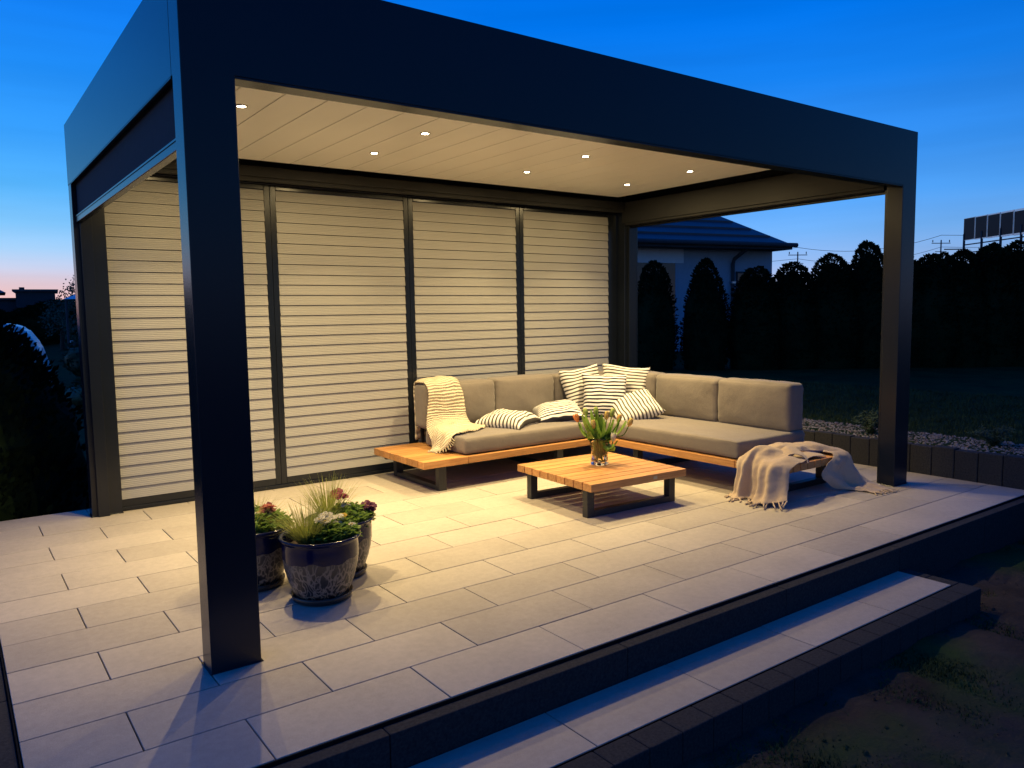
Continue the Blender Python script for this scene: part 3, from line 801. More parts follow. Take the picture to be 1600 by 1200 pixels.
def fringe(parent, pts, dirf, n, ln, rad, mt, seed):
    rf = random.Random(seed); bm = B(); P = curve_sample([Vector(p) for p in pts], n)
    for p in P:
        d = Vector(dirf) + Vector((rf.uniform(-.6, .6), rf.uniform(-.6, .6), rf.uniform(-.15, .15)))
        q = [p]
        for k in range(4):
            nx_ = q[-1] + d.normalized() * ln / 4 + Vector((rf.uniform(-1, 1), rf.uniform(-1, 1), 0)) * ln * .05
            nx_.z = max(nx_.z, parent_floor(nx_) + rad); q.append(nx_)
        tube(bm, q, [rad, rad * .9, rad, rad * .8, rad * 1.3], n=5)
    return obj('fringe', bm, mt, parent, True)
def parent_floor(p):
    if 2.39 < p.x < 3.79 and 2.0 < p.y < 2.6: return .385
    if 2.02 < p.x < 3.757 and 1.97 < p.y < 2.78 or 3.762 < p.x < 4.61 and .236 < p.y < 2.8: return ZD
    return 0
fringe(throw, [(2.27, 2.33, .25), (2.30, 2.24, .256), (2.345, 2.17, .30), (2.37, 2.15, .36)], (-.25, -.9, -.5), 16, .045, .0045, M['knit'], 3)
fringe(throw, [(2.42, 2.15, .395), (2.50, 2.165, .395), (2.60, 2.19, .395)], (.1, -.9, -.1), 10, .02, .004, M['knit'], 4)

# beige blanket: hanging front fold, rolled folds on the deck, far corner hanging to the floor
bl = thing('linen_blanket', 'beige linen blanket thrown over the free right end of the sofa deck', 'blanket', (4.1, .3, ZD))
def piece(rows, nu, nv, seed, wob=.012, wsc=11, thick=.0045, fold=0):
    o = sheet('fold', rows, M['blanket'], nu, nv, None, thick=thick, wob=wob, wsc=wsc, seed=seed, fold=fold); into(bl, o); return o
# A: front drape (columns run from the cushion side to the near corner)
piece([
 [(4.02, .50, .262), (4.04, .44, .30), (4.06, .38, .29), (4.06, .33, .27), (4.05, .28, .268), (4.06, .22, .262)],
 [(3.90, .54, .275), (3.91, .47, .345), (3.93, .40, .335), (3.95, .34, .295), (3.96, .27, .290), (3.98, .20, .258)],
 [(3.79, .555, .27), (3.80, .48, .325), (3.83, .42, .315), (3.85, .345, .275), (3.86, .26, .285), (3.88, .185, .25)],
 [(3.742, .56, .235), (3.73, .49, .255), (3.775, .43, .26), (3.75, .345, .262), (3.745, .255, .262), (3.80, .175, .225)],
 [(3.735, .555, .17), (3.705, .49, .18), (3.755, .425, .17), (3.71, .345, .20), (3.70, .25, .20), (3.775, .165, .17)],
 [(3.73, .56, .10), (3.68, .49, .10), (3.75, .42, .10), (3.69, .33, .12), (3.68, .24, .13), (3.75, .15, .12)],
 [(3.72, .565, .035), (3.66, .49, .03), (3.735, .42, .03), (3.66, .33, .05), (3.65, .23, .07), (3.71, .135, .08)],
 [(3.70, .58, .012), (3.62, .49, .012), (3.70, .41, .012), (3.62, .31, .016), (3.61, .22, .03), (3.68, .11, .05)]], 90, 60, 3, wob=.007, fold=.028)
# B: rolled fold lying along the top
piece([
 [(3.93, .53, .25), (3.98, .54, .31), (4.08, .545, .31), (4.20, .55, .305), (4.33, .54, .295), (4.46, .50, .280), (4.60, .42, .255)],
 [(3.95, .47, .30), (4.00, .48, .330), (4.10, .49, .338), (4.21, .49, .330), (4.34, .48, .315), (4.47, .43, .312), (4.61, .34, .262)],
 [(3.99, .41, .31), (4.03, .41, .345), (4.12, .42, .325), (4.22, .42, .318), (4.34, .41, .305), (4.47, .36, .30), (4.61, .29, .258)],
 [(4.01, .36, .265), (4.06, .36, .275), (4.13, .37, .285), (4.23, .37, .28), (4.34, .36, .275), (4.46, .32, .262), (4.60, .255, .248)]], 50, 26, 7, wob=.014)
# C: inner loop of the fold
piece([
 [(3.97, .40, .30), (4.05, .385, .335), (4.12, .36, .325), (4.14, .31, .29), (4.13, .27, .262)],
 [(3.94, .35, .285), (4.02, .34, .325), (4.085, .31, .315), (4.10, .265, .285), (4.09, .235, .252)],
 [(3.90, .30, .262), (3.97, .29, .300), (4.03, .265, .30), (4.05, .225, .27), (4.04, .20, .242)]], 30, 20, 9, wob=.008)
piece([
 [(4.10, .38, .262), (4.18, .385, .275), (4.26, .37, .272), (4.33, .35, .262)],
 [(4.12, .32, .256), (4.19, .32, .268), (4.27, .31, .268), (4.35, .29, .255)],
 [(4.13, .27, .250), (4.20, .272, .258), (4.28, .262, .256), (4.345, .25, .248)]], 24, 16, 13, wob=.006)
# D: far corner hanging over the edge, trailing on the paving
piece([
 [(4.42, .32, .262), (4.47, .34, .27), (4.52, .36, .272), (4.57, .37, .27), (4.625, .38, .262)],
 [(4.42, .245, .252), (4.48, .250, .256), (4.54, .25, .256), (4.60, .255, .254), (4.640, .29, .246)],
 [(4.33, .212, .215), (4.42, .205, .21), (4.52, .215, .215), (4.60, .205, .21), (4.655, .255, .20)],
 [(4.24, .215, .14), (4.36, .19, .14), (4.48, .215, .14), (4.59, .18, .14), (4.68, .22, .13)],
 [(4.28, .20, .07), (4.40, .165, .07), (4.50, .20, .06), (4.61, .15, .07), (4.72, .18, .06)],
 [(4.36, .18, .02), (4.45, .14, .03), (4.54, .17, .02), (4.65, .12, .035), (4.76, .13, .02)],
 [(4.46, .12, .012), (4.52, .09, .03), (4.58, .11, .02), (4.66, .06, .035), (4.74, .06, .014)],
 [(4.50, .04, .012), (4.55, .02, .022), (4.60, .03, .014), (4.65, .0, .024), (4.70, -.01, .012)],
 [(4.50, -.03, .010), (4.55, -.04, .014), (4.60, -.03, .010), (4.64, -.05, .014), (4.68, -.05, .010)]], 40, 60, 15, wob=.010)
fo = fringe(None, [(3.70, .58, .016), (3.62, .49, .014), (3.70, .41, .014), (3.62, .31, .02), (3.61, .22, .032), (3.68, .11, .05)], (-.9, -.4, -.25), 22, .085, .0055, M['blanket'], 6); into(bl, fo)
fo = fringe(None, [(4.50, -.03, .012), (4.55, -.04, .014), (4.60, -.03, .010), (4.64, -.05, .014), (4.68, -.05, .010)], (.1, -.9, -.1), 10, .05, .005, M['blanket'], 8); into(bl, fo)

# vase with tulips
VX, VY = 2.955, 1.125
vase = thing('glass_vase', 'clear glass vase of tulips standing on the coffee table', 'vase', (VX, VY, Z + .001))
def vring(z, r, sq):
    out = []
    for k in range(40):
        a = 2 * PI * k / 40; e = 2 + 6 * sq
        rr_ = r / ((abs(math.cos(a)) ** e + abs(math.sin(a)) ** e) ** (1 / e)) if sq > .01 else r
        out.append((rr_ * math.cos(a), rr_ * math.sin(a), z))
    return out
def loft(bm, rings, cap0=True, cap1=True):
    RR = [[bm.verts.new(p) for p in r_] for r_ in rings]
    for i in range(len(RR) - 1):
        n = len(RR[i])
        for k in range(n):
            f = bm.faces.new((RR[i][k], RR[i][(k + 1) % n], RR[i + 1][(k + 1) % n], RR[i + 1][k])); f.smooth = True
    if cap0: bm.faces.new(RR[0][::-1])
    if cap1: bm.faces.new(RR[-1])
bm = B()
outer = [vring(0, .046, 1), vring(.004, .049, 1), vring(.02, .049, .9), vring(.04, .047, .5), (vring(.07, .052, .15)), vring(.11, .062, 0), vring(.15, .070, 0), vring(.185, .0745, 0), vring(.192, .0755, 0)]
inner = [vring(.191, .0725, 0), vring(.15, .067, 0), vring(.11, .059, 0), vring(.07, .049, .15), vring(.04, .043, .5), vring(.028, .040, .8), vring(.020, .03, .8)]
loft(bm, outer + inner, True, True)
obj('vase_body', bm, M['glass'], vase)
bm = B(); loft(bm, [vring(.0205, .029, .8), vring(.0285, .0394, .8), vring(.0405, .0424, .5), vring(.07, .0484, .15), vring(.105, .0574, 0)]); obj('water', bm, M['water'], vase)
rt = random.Random(21)
def tulip(label, tip, mt, open_=.5, lean=None, hang=False):
    t = thing('tulip', label, 'tulip', (VX, VY, Z + .02), 0, 'tulips in the glass vase')
    tip = Vector(tip); base = Vector((-tip.x * .12 + rt.uniform(-.012, .012), -tip.y * .12 + rt.uniform(-.012, .012), .012))
    mid = Vector((tip.x * .28, tip.y * .28, .17))
    pts = curve_sample([base, base.lerp(mid, .5), mid, Vector((tip.x * .80, tip.y * .80, tip.z - .065)), tip], 14)
    bm = B(); tube(bm, pts, .0038, n=8); obj('stem', bm, M['tulip_leaf'], t, True)
    d = (pts[-1] - pts[-2]).normalized()
    a = d.orthogonal().normalized(); b = d.cross(a)
    bm = B()
    for k in range(6):
        an = k * PI / 3 + rt.uniform(-.1, .1); r_ = 1 if k % 2 else .86
        rad = a * math.cos(an) + b * math.sin(an); tan = d.cross(rad)
        rows = []
        for (t_, w, o_) in ((0, .005, .005), (.25, .013, .013), (.5, .016, .016 + .004 * open_), (.75, .012, .014 + .009 * open_), (1, .0015, .008 + .018 * open_)):
            c_ = pts[-1] + d * (t_ * .062) + rad * o_ * r_
            rows.append([c_ - tan * w - rad * w * .28, c_ + rad * .0008, c_ + tan * w - rad * w * .28])
        sheet('petal', rows, None, 4, 8, bm=bm, wob=.0012, wsc=60, seed=k + tip.x * 9)
    o = obj('bloom', bm, mt, t, True); md = o.modifiers.new('t', 'SOLIDIFY'); md.thickness = .0012
    for s in range(4):
        lt = thing_leaf(t, Vector((tip.x * .85 + rt.uniform(-.07, .07), tip.y * .85 + rt.uniform(-.07, .07), tip.z * rt.uniform(.8, 1.22))), mid)
    return t
def thing_leaf(t, tip, mid):
    bm = B(); st_ = Vector((mid.x * .5 + rt.uniform(-.015, .015), mid.y * .5 + rt.uniform(-.015, .015), .05))
    ln = curve_sample([st_, Vector((st_.x * 1.5, st_.y * 1.5, .15)), Vector((tip.x * .7, tip.y * .7, tip.z * .72)), tip], 12)
    side = Vector((-tip.y, tip.x, 0)); side = side.normalized() if side.length > .01 else Vector((1, 0, 0))
    side = (side + Vector((rt.uniform(-.5, .5), rt.uniform(-.5, .5), 0))).normalized()
    rows = []
    for i, p in enumerate(ln):
        u = i / 12; w = .030 * math.sin(PI * min(1, u * .82 + .18)) ** .7 * (1 if u < 1 else .1) + .0008
        nn = Vector((p.x, p.y, 0)) * .08
        rows.append([p - side * w + nn, p, p + side * w + nn])
    sheet('leaf', rows, None, 4, 18, bm=bm, wob=.002, wsc=30, seed=rt.uniform(0, 9))
    return obj('leaf', bm, M['tulip_leaf'], t, True)
rv = Vector((.81, -.59, 0)); fv = Vector((.59, .81, 0))
for lab, a, b, h, mt, op in (
    ('orange tulip leaning out farthest to the left of the vase', -.15, 0, .285, M['tulip_orange'], .6),
    ('green tulip bud standing upright near the middle of the bouquet', -.02, .02, .325, M['tulip_bud'], .1),
    ('yellow green tulip leaning a little right of the middle', .045, -.02, .30, M['tulip_yellow'], .2),
    ('yellow and orange tulip leaning to the right of the vase', .13, .01, .275, M['tulip_mix'], .2),
    ('pale yellow tulip leaning out lowest and farthest to the right', .20, -.01, .25, M['tulip_yellow'], .2),
    ('orange tinged bud low in the middle of the bouquet', -.045, -.05, .245, M['tulip_mix'], .1),
    ('green tulip bud at the back left of the bouquet', -.085, .05, .315, M['tulip_bud'], .1),
    ('green tulip bud at the back right of the bouquet', .09, .05, .31, M['tulip_bud'], .1),
    ('white tulip hanging over the right rim of the vase', .085, -.06, .155, M['petal_white'], .7)):
    p = rv * a + fv * b; tulip(lab, (p.x, p.y, h), mt, op)

# ------------------------------------------------------------------ planters
def planter(label, x, y, s, rz):
    t = thing('planter', label, 'planter', (x, y, 0), rz, 'blue glazed pots with saucers')
    prof = [(.0, .0125), (.112, .0125), (.120, .02), (.135, .055), (.152, .10), (.165, .15), (.172, .20), (.1725, .205), (.1735, .25), (.172, .275), (.1745, .284), (.183, .289), (.187, .295), (.186, .301), (.179, .304), (.170, .301), (.166, .292), (.163, .25), (.155, .18), (.13, .10)]
    prof = [(r_ * s, z * (.5 + .5 * s)) for r_, z in prof]
    bm = B(); mi = [1] * 6 + [0] * (len(prof) - 7)
    rings = lathe(bm, prof, n=72, mi=mi)
    # wavy glaze line
    for k, v in enumerate(rings[6]): v.co.z += .006 * math.sin(k * .45 + x * 9) + .004 * math.sin(k * 1.1)
    for k, v in enumerate(rings[7]): v.co.z += .006 * math.sin(k * .45 + x * 9) + .004 * math.sin(k * 1.1)
    bmesh.ops.recalc_face_normals(bm, faces=bm.faces)
    obj('pot', bm, [M['glaze_blue'], M['crackle']], t, True)
    bm = B(); lathe(bm, [(.0, .001), (.122 * s, .001), (.134 * s, .006), (.142 * s, .033), (.137 * s, .034), (.128 * s, .014), (.10 * s, .010), (0, .010)], n=64); obj('saucer', bm, M['saucer'], t, True)
    bm = B(); lathe(bm, [(0, .262 * (.5 + .5 * s)), (.08 * s, .258 * (.5 + .5 * s)), (.160 * s, .250 * (.5 + .5 * s))], n=40)
    for v in bm.verts: v.co.z += noise.noise(v.co * 40) * .008
    obj('soil', bm, M['soil'], t, True)
    return t
planter('blue glazed pot nearest the camera in the group of three beside the front post', .637, .505, 1.0, 0)
planter('blue glazed pot half hidden behind the front left post', .445, .865, .97, 2)
planter('blue glazed pot at the back right of the group of three', .840, .755, .93, 4)
rp_ = random.Random(5)
def grass_clump(label, x, y, z, n, h, spread, seed, lean=(0, 0)):
    rg = random.Random(seed); bm = B()
    for i in range(n):
        a = rg.uniform(0, 2 * PI); r0 = rg.uniform(0, .028); L_ = h * rg.uniform(.55, 1.0); s = spread * rg.uniform(.2, 1.0)
        p = Vector((math.cos(a) * r0, math.sin(a) * r0, 0)); d = Vector((math.cos(a) * s + lean[0], math.sin(a) * s + lean[1], 1)).normalized()
        side = Vector((-math.sin(a + rg.uniform(-1, 1)), math.cos(a), 0)).normalized(); prev = None
        w0 = rg.uniform(.0009, .0016); droop = rg.uniform(.25, 1.1) * s
        for k in range(8):
            u = k / 7; w = w0 * (1 - u ** 2 * .8)
            q = p + d * (L_ * u) + Vector((math.cos(a), math.sin(a), -.75)) * (droop * L_ * u * u * .5)
            cur = (bm.verts.new(q - side * w), bm.verts.new(q + side * w))
            if prev: bm.faces.new((prev[0], prev[1], cur[1], cur[0]))
            prev = cur
    o = obj('grass_clump', bm, M['grassblade']); o.location = (x, y, z)
    return tag(o, label, 'ornamental grass', 'grass clumps in the blue pots')
ZS = .255
grass_clump('fine bladed grass in the left half of the nearest blue pot', .572, .50, ZS, 520, .24, .75, 1, (-.12, .05))
grass_clump('fine bladed grass arching from the pot behind the post', .44, .86, ZS, 300, .24, 1.0, 2, (.08, 0))
grass_clump('tall fine bladed grass in the back right blue pot', .80, .80, ZS - .015, 420, .30, .62, 3, (.0, .05))
def flower(bm_, p, n_, r_, col, rg):
    n_ = n_.normalized(); a = n_.orthogonal().normalized(); b = n_.cross(a)
    for k in range(5):
        an = k * 2 * PI / 5 + rg.uniform(-.15, .15); d = a * math.cos(an) + b * math.sin(an); t = n_.cross(d)
        rr_ = r_ * rg.uniform(.85, 1.1)
        c0 = bm_.verts.new(p); pts = []
        for (u, w, l) in ((.35, .32, .02), (.8, .5, .12), (1.05, .3, .05 + rg.uniform(-.1, .15)), (1.05, -.3, .05 + rg.uniform(-.1, .15)), (.8, -.5, .12), (.35, -.32, .02)):
            pts.append(bm_.verts.new(p + d * rr_ * u + t * rr_ * w + n_ * rr_ * l * (2 if k % 2 else 1)))
        bm_.faces.new([c0] + pts)
def pansy(label, x, y, z, r_, h, nl, flowers, seed, cat='pansies'):
    rg = random.Random(seed); t = thing('pansy_plant', label, cat, (x, y, z), 0, 'flowering plants in the blue pots')
    bm = B()
    for i in range(nl):
        a = rg.uniform(0, 2 * PI); q = r_ * math.sqrt(rg.random()); hh = h * (1 - .45 * (q / r_) ** 2) * rg.uniform(.25, 1)
        p = Vector((math.cos(a) * q, math.sin(a) * q, hh)); d = Vector((math.cos(a + rg.uniform(-1.2, 1.2)), math.sin(a + rg.uniform(-1.2, 1.2)), rg.uniform(-.2, .8))).normalized()
        s = d.cross(Vector((rg.uniform(-.5, .5), rg.uniform(-.5, .5), 1))).normalized(); L_ = rg.uniform(.018, .038); w = L_ * rg.uniform(.26, .38); n_ = s.cross(d)
        v = [bm.verts.new(p), bm.verts.new(p + d * L_ * .35 + s * w + n_ * .003), bm.verts.new(p + d * L_ * .75 + s * w * .8 + n_ * .002), bm.verts.new(p + d * L_ - n_ * .003), bm.verts.new(p + d * L_ * .75 - s * w * .8 + n_ * .002), bm.verts.new(p + d * L_ * .35 - s * w + n_ * .003)]
        m_ = bm.verts.new(p + d * L_ * .55 - n_ * .003)
        for k in range(6): bm.faces.new((m_, v[k], v[(k + 1) % 6]))
        if i % 3 == 0: tube(bm, [(p.x * .5, p.y * .5, -.01), p], .0012, n=4, cap=False)
    obj('foliage', bm, M['leaf'], t)
    for (dx, dy, dz, col, fr, cnt) in flowers:
        for c_ in range(cnt):
            bm = B(); p = Vector((dx + rg.uniform(-1, 1) * .022 * (cnt > 1), dy + rg.uniform(-1, 1) * .022 * (cnt > 1), dz + rg.uniform(-.012, .012)))
            nn = Vector((-.25 + rg.uniform(-.5, .5), -.35 + rg.uniform(-.5, .5), 1.1))
            flower(bm, p, nn, fr, col, rg); flower(bm, p + nn.normalized() * .004, nn, fr * .6, col, rg)
            f = obj('flower', bm, M[col], t); md = f.modifiers.new('t', 'SOLIDIFY'); md.thickness = .0008
            bm = B(); bmesh.ops.create_icosphere(bm, subdivisions=1, radius=.0035, matrix=Matrix.Translation(p + nn.normalized() * .006)); obj('flower_centre', bm, M['petal_yellow'], f)
    return t
pansy('white and yellow flowers filling the right half of the nearest blue pot', .690, .50, ZS, .115, .105, 1000,
      [(-.045, -.01, .115, 'petal_white', .026, 5), (-.01, .01, .112, 'petal_white', .026, 4), (.03, -.01, .10, 'petal_white', .020, 3), (.06, .02, .105, 'petal_yellow', .017, 4), (-.09, .06, .085, 'petal_white', .016, 3), (.105, -.03, .065, 'petal_white', .017, 2)], 3)
pansy('leafy plant with a pinkish red flower in the pot behind the post', .47, .86, ZS, .14, .11, 1000,
      [(.045, -.03, .125, 'petal_salmon', .028, 5), (-.03, 0, .10, 'petal_white', .013, 3)], 4)
pansy('leafy plant with magenta and dark purple flowers in the back right pot', .875, .75, ZS - .015, .125, .11, 1000,
      [(-.03, .02, .165, 'petal_pink', .027, 5), (-.015, -.02, .105, 'petal_white', .012, 4), (.105, -.035, .095, 'petal_purple', .028, 5), (.04, -.05, .075, 'petal_white', .012, 2)], 5)

# ------------------------------------------------------------------ garden beyond
def leafmesh(name, h, rfun, n, size, seed, upb=.6, la=1., inner=.97):
    rg = random.Random(seed); bm = B()
    for i in range(n):
        t = rg.random() ** .9; a = rg.uniform(0, 2 * PI)
        lump = 1 + la * .20 * noise.noise(Vector((math.cos(a) * 1.8, math.sin(a) * 1.8, t * h * 2.4 + seed))) + la * .16 * noise.noise(Vector((math.cos(a) * 5, math.sin(a) * 5, t * h * 9 + seed)))
        rr_ = rfun(t) * lump * (1 - .25 * rg.random())
        p = Vector((math.cos(a) * rr_, math.sin(a) * rr_, t * h * (1 + .05 * noise.noise(Vector((math.cos(a) * rr_ * 14, math.sin(a) * rr_ * 14, seed))))))
        d = Vector((math.cos(a) * .8 + rg.uniform(-.5, .5), math.sin(a) * .8 + rg.uniform(-.5, .5), upb + rg.uniform(-.4, .6))).normalized()
        s = d.cross(Vector((rg.uniform(-1, 1), rg.uniform(-1, 1), rg.uniform(-1, 1)))).normalized()
        L_ = size * rg.uniform(.6, 1.4); w = L_ * .28
        v = [bm.verts.new(p - s * w * .4), bm.verts.new(p + d * L_ * .5 - s * w), bm.verts.new(p + d * L_), bm.verts.new(p + d * L_ * .5 + s * w), bm.verts.new(p + s * w * .4)]
        bm.faces.new(v)
    # inner mass
    rings = []
    prof = [(max(.01, rfun(k / 14) * (inner if k < 11 else inner - .09)), h * (k / 14) * .93) for k in range(15)]
    RR = lathe(bm, prof, n=18)
    for ring in RR:
        for v in ring:
            q = 1 + .12 * noise.noise(v.co * 3 + Vector((seed, 0, 0))); v.co.x *= q; v.co.y *= q
    bm.faces.new(RR[-1]); bm.faces.new(RR[0][::-1])
    me = bpy.data.meshes.new(name); bm.to_mesh(me); bm.free(); return me
def thuja_prof(r, flat): return lambda t: r * (min(1, .86 + t * .8)) * (1 - .40 * max(0, t - .35) / .65) * max(0, 1 - t ** (flat * 1.9)) ** .55
TM = []
for i, (fl) in enumerate((3.2, 2.2, 4.5)):
    me = leafmesh('crown', 1.0, thuja_prof(.22, fl), 6500, .024, i * 3.3 + 1); me.materials.append(M['thuja']); TM.append(me)
bm = B(); tube(bm, [(0, 0, -.02), (0, 0, .1), (0, 0, .5)], [.02, .018, .008], n=8)
tm = bpy.data.meshes.new('trunk'); bm.to_mesh(tm); bm.free(); tm.materials.append(M['bark'])
def thuja(label, x, y, zt, wid, v, rz, group):
    z0 = terrain_z(x, y); h = zt - z0
    t = thing('thuja_tree', label, 'thuja', (x, y, z0), rz, group)
    t.scale = (wid / .50, wid / .50, h)
    c = bpy.data.objects.new('crown', TM[v]); COL.objects.link(c); c.parent = t
    k = bpy.data.objects.new('trunk', tm); COL.objects.link(k); k.parent = t
G1 = 'thuja conifers in the row along the garden edge'
thuja('dark flat topped conifer before the house, just right of the back corner post', 9.70, 7.02, 2.17, .92, 2, 0, G1)
thuja('dark pointed conifer standing alone before the house wall with blue gaps either side', 10.45, 6.48, 2.18, .96, 0, 1, G1)
thuja('dark conifer covering the small house window at the right end of the wall', 11.20, 5.95, 2.05, 1.15, 2, 2, G1)
thuja('dark rough topped conifer just right of the house wall', 11.75, 5.59, 2.12, 1.15, 2, 3, G1)
thuja('dark conifer with a small notch beside it, below the roof corner', 12.32, 5.15, 2.26, 1.2, 2, 4, G1)
thuja('tallest rounded conifer seen just left of the front right post', 12.86, 4.78, 2.45, 1.15, 0, 5, G1)
thuja('dark conifer hidden mostly behind the front right post', 13.35, 4.42, 2.22, 1.2, 2, 6, G1)
for i, (x, y, zt) in enumerate([(13.75, 4.10, 2.22), (14.2, 3.78, 2.27), (14.62, 3.46, 2.36), (15.05, 3.16, 2.44), (15.5, 2.84, 2.5), (15.95, 2.5, 2.48), (14.5, 4.3, 2.28), (15.2, 3.7, 2.42)]):
    thuja(['dark hedge conifer right of the front right post', 'dark hedge conifer below the distant utility pole', 'dark hedge conifer below the left edge of the solar panels',
           'dark hedge conifer below the middle of the solar panels', 'dark hedge conifer below the right end of the solar panels', 'last dark hedge conifer at the right edge of the photo',
           'dark conifer standing behind the hedge by the utility pole', 'dark conifer standing behind the hedge under the solar panels'][i], x, y, zt, 1.25, (2, 0, 2, 2, 0, 2, 2, 0)[i], i * 1.3, G1)
G2 = 'conifers beside the left edge of the patio'
def bush(label, x, y, h, r, seed):
    me = leafmesh('crown', h, lambda t: r * (1 - .15 * t) * max(0, 1 - t ** 4) ** .5, 19000, .055, seed, upb=.9, la=.45, inner=.98); me.materials.append(M['thuja'])
    t = thing('thuja_bush', label, 'thuja', (x, y, -.32), 0, G2); c = bpy.data.objects.new('crown', me); COL.objects.link(c); c.parent = t
    k = bpy.data.objects.new('trunk', tm); COL.objects.link(k); k.parent = t; k.scale = (2, 2, 1)
bush('big dense dark conifer bush at the left edge beside the back of the patio', -1.12, 4.32, 1.88, 1.32, 2.0)
bush('dense dark conifer bush behind the big one at the left edge', -.95, 6.6, 1.45, .95, 5.1)
bush('dense dark conifer bush farthest left, cut by the frame', -2.9, 4.3, 1.7, 1.1, 8.4)
bl_r = random.Random(9)
def shrub(label, x, y, z, h, r, n, size, cat='shrub', group=None):
    me = leafmesh('foliage', h, lambda t: r * math.sin(PI * min(1, .12 + t * .86)) ** .6, n, size, x + y)
    me.materials.append(M['shrub'])
    o = bpy.data.objects.new('shrub', me); COL.objects.link(o); o.location = (x, y, z)
    return tag(o, label, cat, group)
def sprig(label, x, y, z, h, r, n, seed):
    rg = random.Random(seed); bm = B()
    for i in range(n):
        a = rg.uniform(0, 2 * PI); s = rg.uniform(.1, 1); tip = Vector((math.cos(a) * r * s, math.sin(a) * r * s, h * rg.uniform(.6, 1) * (1 - .3 * s)))
        pts = curve_sample([Vector((0, 0, 0)), tip * .5 + Vector((0, 0, h * .1)), tip], 5); tube(bm, pts, .002, n=4, cap=False)
        for k in range(16):
            p = pts[1 + k % 5]; d = Vector((rg.uniform(-1, 1), rg.uniform(-1, 1), rg.uniform(-.2, 1))).normalized(); q = d.orthogonal().normalized() * .006; L_ = rg.uniform(.02, .04)
            bm.faces.new([bm.verts.new(p), bm.verts.new(p + d * L_ * .5 + q), bm.verts.new(p + d * L_), bm.verts.new(p + d * L_ * .5 - q)])
    o = obj('young_shrub', bm, M['shrub']); o.location = (x, y, z)
    return tag(o, label, 'shrub', 'young shrubs in the gravel bed')
sprig('small leafy shrub in the gravel just left of the front right post', 5.68, .66, .20, .24, .16, 46, 1)
sprig('small leafy shrub in the gravel at the right edge of the photo', 5.86, -.24, .20, .20, .17, 40, 2)

# neighbouring house
ang = math.atan2(-.211, .977)
house = thing('bungalow', 'pale rendered bungalow with dark hipped tile roof behind the conifers', 'house', (17.81, 10.34, .2), ang)
def hobj(name, bm, mt, parent=house, smooth=False): return obj(name, bm, mt, parent, smooth)
bm = B(); box(bm, -11, 0, .0, 9, -.3, 2.68); hobj('wall', bm, M['house_wall'])
# hip roof
bm = B(); ov = .62; x0, x1, y0, y1 = -11 - ov, ov * .15, -ov, 9 + ov; ze = 2.80; rise = (y1 - y0) / 2 * .64; rl = (y1 - y0) / 2
a_ = [bm.verts.new(p) for p in ((x0, y0, ze), (x1, y0, ze), (x1, y1, ze), (x0, y1, ze))]
r1_, r2_ = bm.verts.new((x0 + rl, (y0 + y1) / 2, ze + rise)), bm.verts.new((x1 - rl, (y0 + y1) / 2, ze + rise))
bm.faces.new((a_[0], a_[1], r2_, r1_)); bm.faces.new((a_[1], a_[2], r2_)); bm.faces.new((a_[2], a_[3], r1_, r2_)); bm.faces.new((a_[3], a_[0], r1_)); bm.faces.new(a_[::-1])
# raised tile courses on the facing slope
nrm_ = Vector((0, -rise, rl)).normalized() * 1
for k in range(1, 15):
    s = k / 15 ; yy = y0 + rl * s; zz = ze + rise * s
    box(bm, x0 + rl * s + .12, x1 - rl * s - .12, yy - .03, yy + .03, zz - .03, zz + .03)
roof = hobj('roof', bm, M['roof'])
bm = B(); box(bm, x0, x1, y0 - .03, y0 + .01, ze - .14, ze + .015); box(bm, x1 - .01, x1 + .03, y0, y1, ze - .14, ze + .015); box(bm, x0, x1 - .012, y0 + .011, .0 + .4, ze - .135, ze - .1)
hobj('eaves', bm, M['dark_wall'])
bm = B(); tube(bm, [(x0, y0 - .09, ze - .02), (x1 + .10, y0 - .09, ze - .03)], .06, n=10); tube(bm, [(-1.30, -.62, ze - .08), (-1.40, -.12, 2.42), (-1.40, -.07, 2.3), (-1.40, -.07, -.2)], .05, n=10); hobj('downpipe', bm, M['dark_wall'])
bm = B(); box(bm, -1.46, -1.34, -.13, -.02, 1.78, 1.83); hobj('pipe_bracket', bm, M['alu'])
bm = B(); box(bm, -7.2, -2.97, -.035, -.002, 2.30, 2.90); hobj('shutter_box', bm, M['shutter'])
bm = B(); box(bm, -7.2, -3.22, -.02, -.003, .0, 2.296); w = hobj('window', bm, M['window'])
bm = B(); box(bm, -1.20, -.30, -.02, -.003, .9, 2.05); w = hobj('window', bm, M['window'])
bm = B()
for (a0, a1, c0, c1) in ((-1.25, -1.201, .85, 2.1), (-.299, -.25, .85, 2.1), (-1.2, -.3, 2.051, 2.1), (-1.2, -.3, .85, .899), (-.77, -.73, .9, 2.05)): box(bm, a0, a1, -.035, -.002, c0, c1)
obj('frame', bm, M['dark_wall'], w)

# solar panels on their stand
sol = thing('solar_array', 'row of dark solar panels on a raised metal stand beyond the hedge', 'solar panels', (47.3, 18.5, 0), math.atan2(-4.17, -2.8) + PI)
slope = Matrix.Rotation(R(-62), 3, 'X')
ax = Vector((-.558, -.83, 0))
sol.rotation_euler.z = math.atan2(-.83, -.558)
for i in range(7):
    bm = B(); box(bm, i * 1.07 + .02, i * 1.07 + 1.0, -.02, .02, 5.05 - i * .03, 6.25 - i * .01); pnl = obj('solar_module', bm, M['panel'], sol)
    bm = B()
    for (a0, a1, c0, c1) in ((0, .019, 5.03, 6.27), (1.001, 1.02, 5.03, 6.27), (.0195, 1.0005, 6.252, 6.275), (.0195, 1.0005, 5.02, 5.045)): box(bm, i * 1.07 + a0, i * 1.07 + a1, -.03, .03, c0 - i * .03, c1 - i * .01)
    obj('frame', bm, M['alu'], pnl)
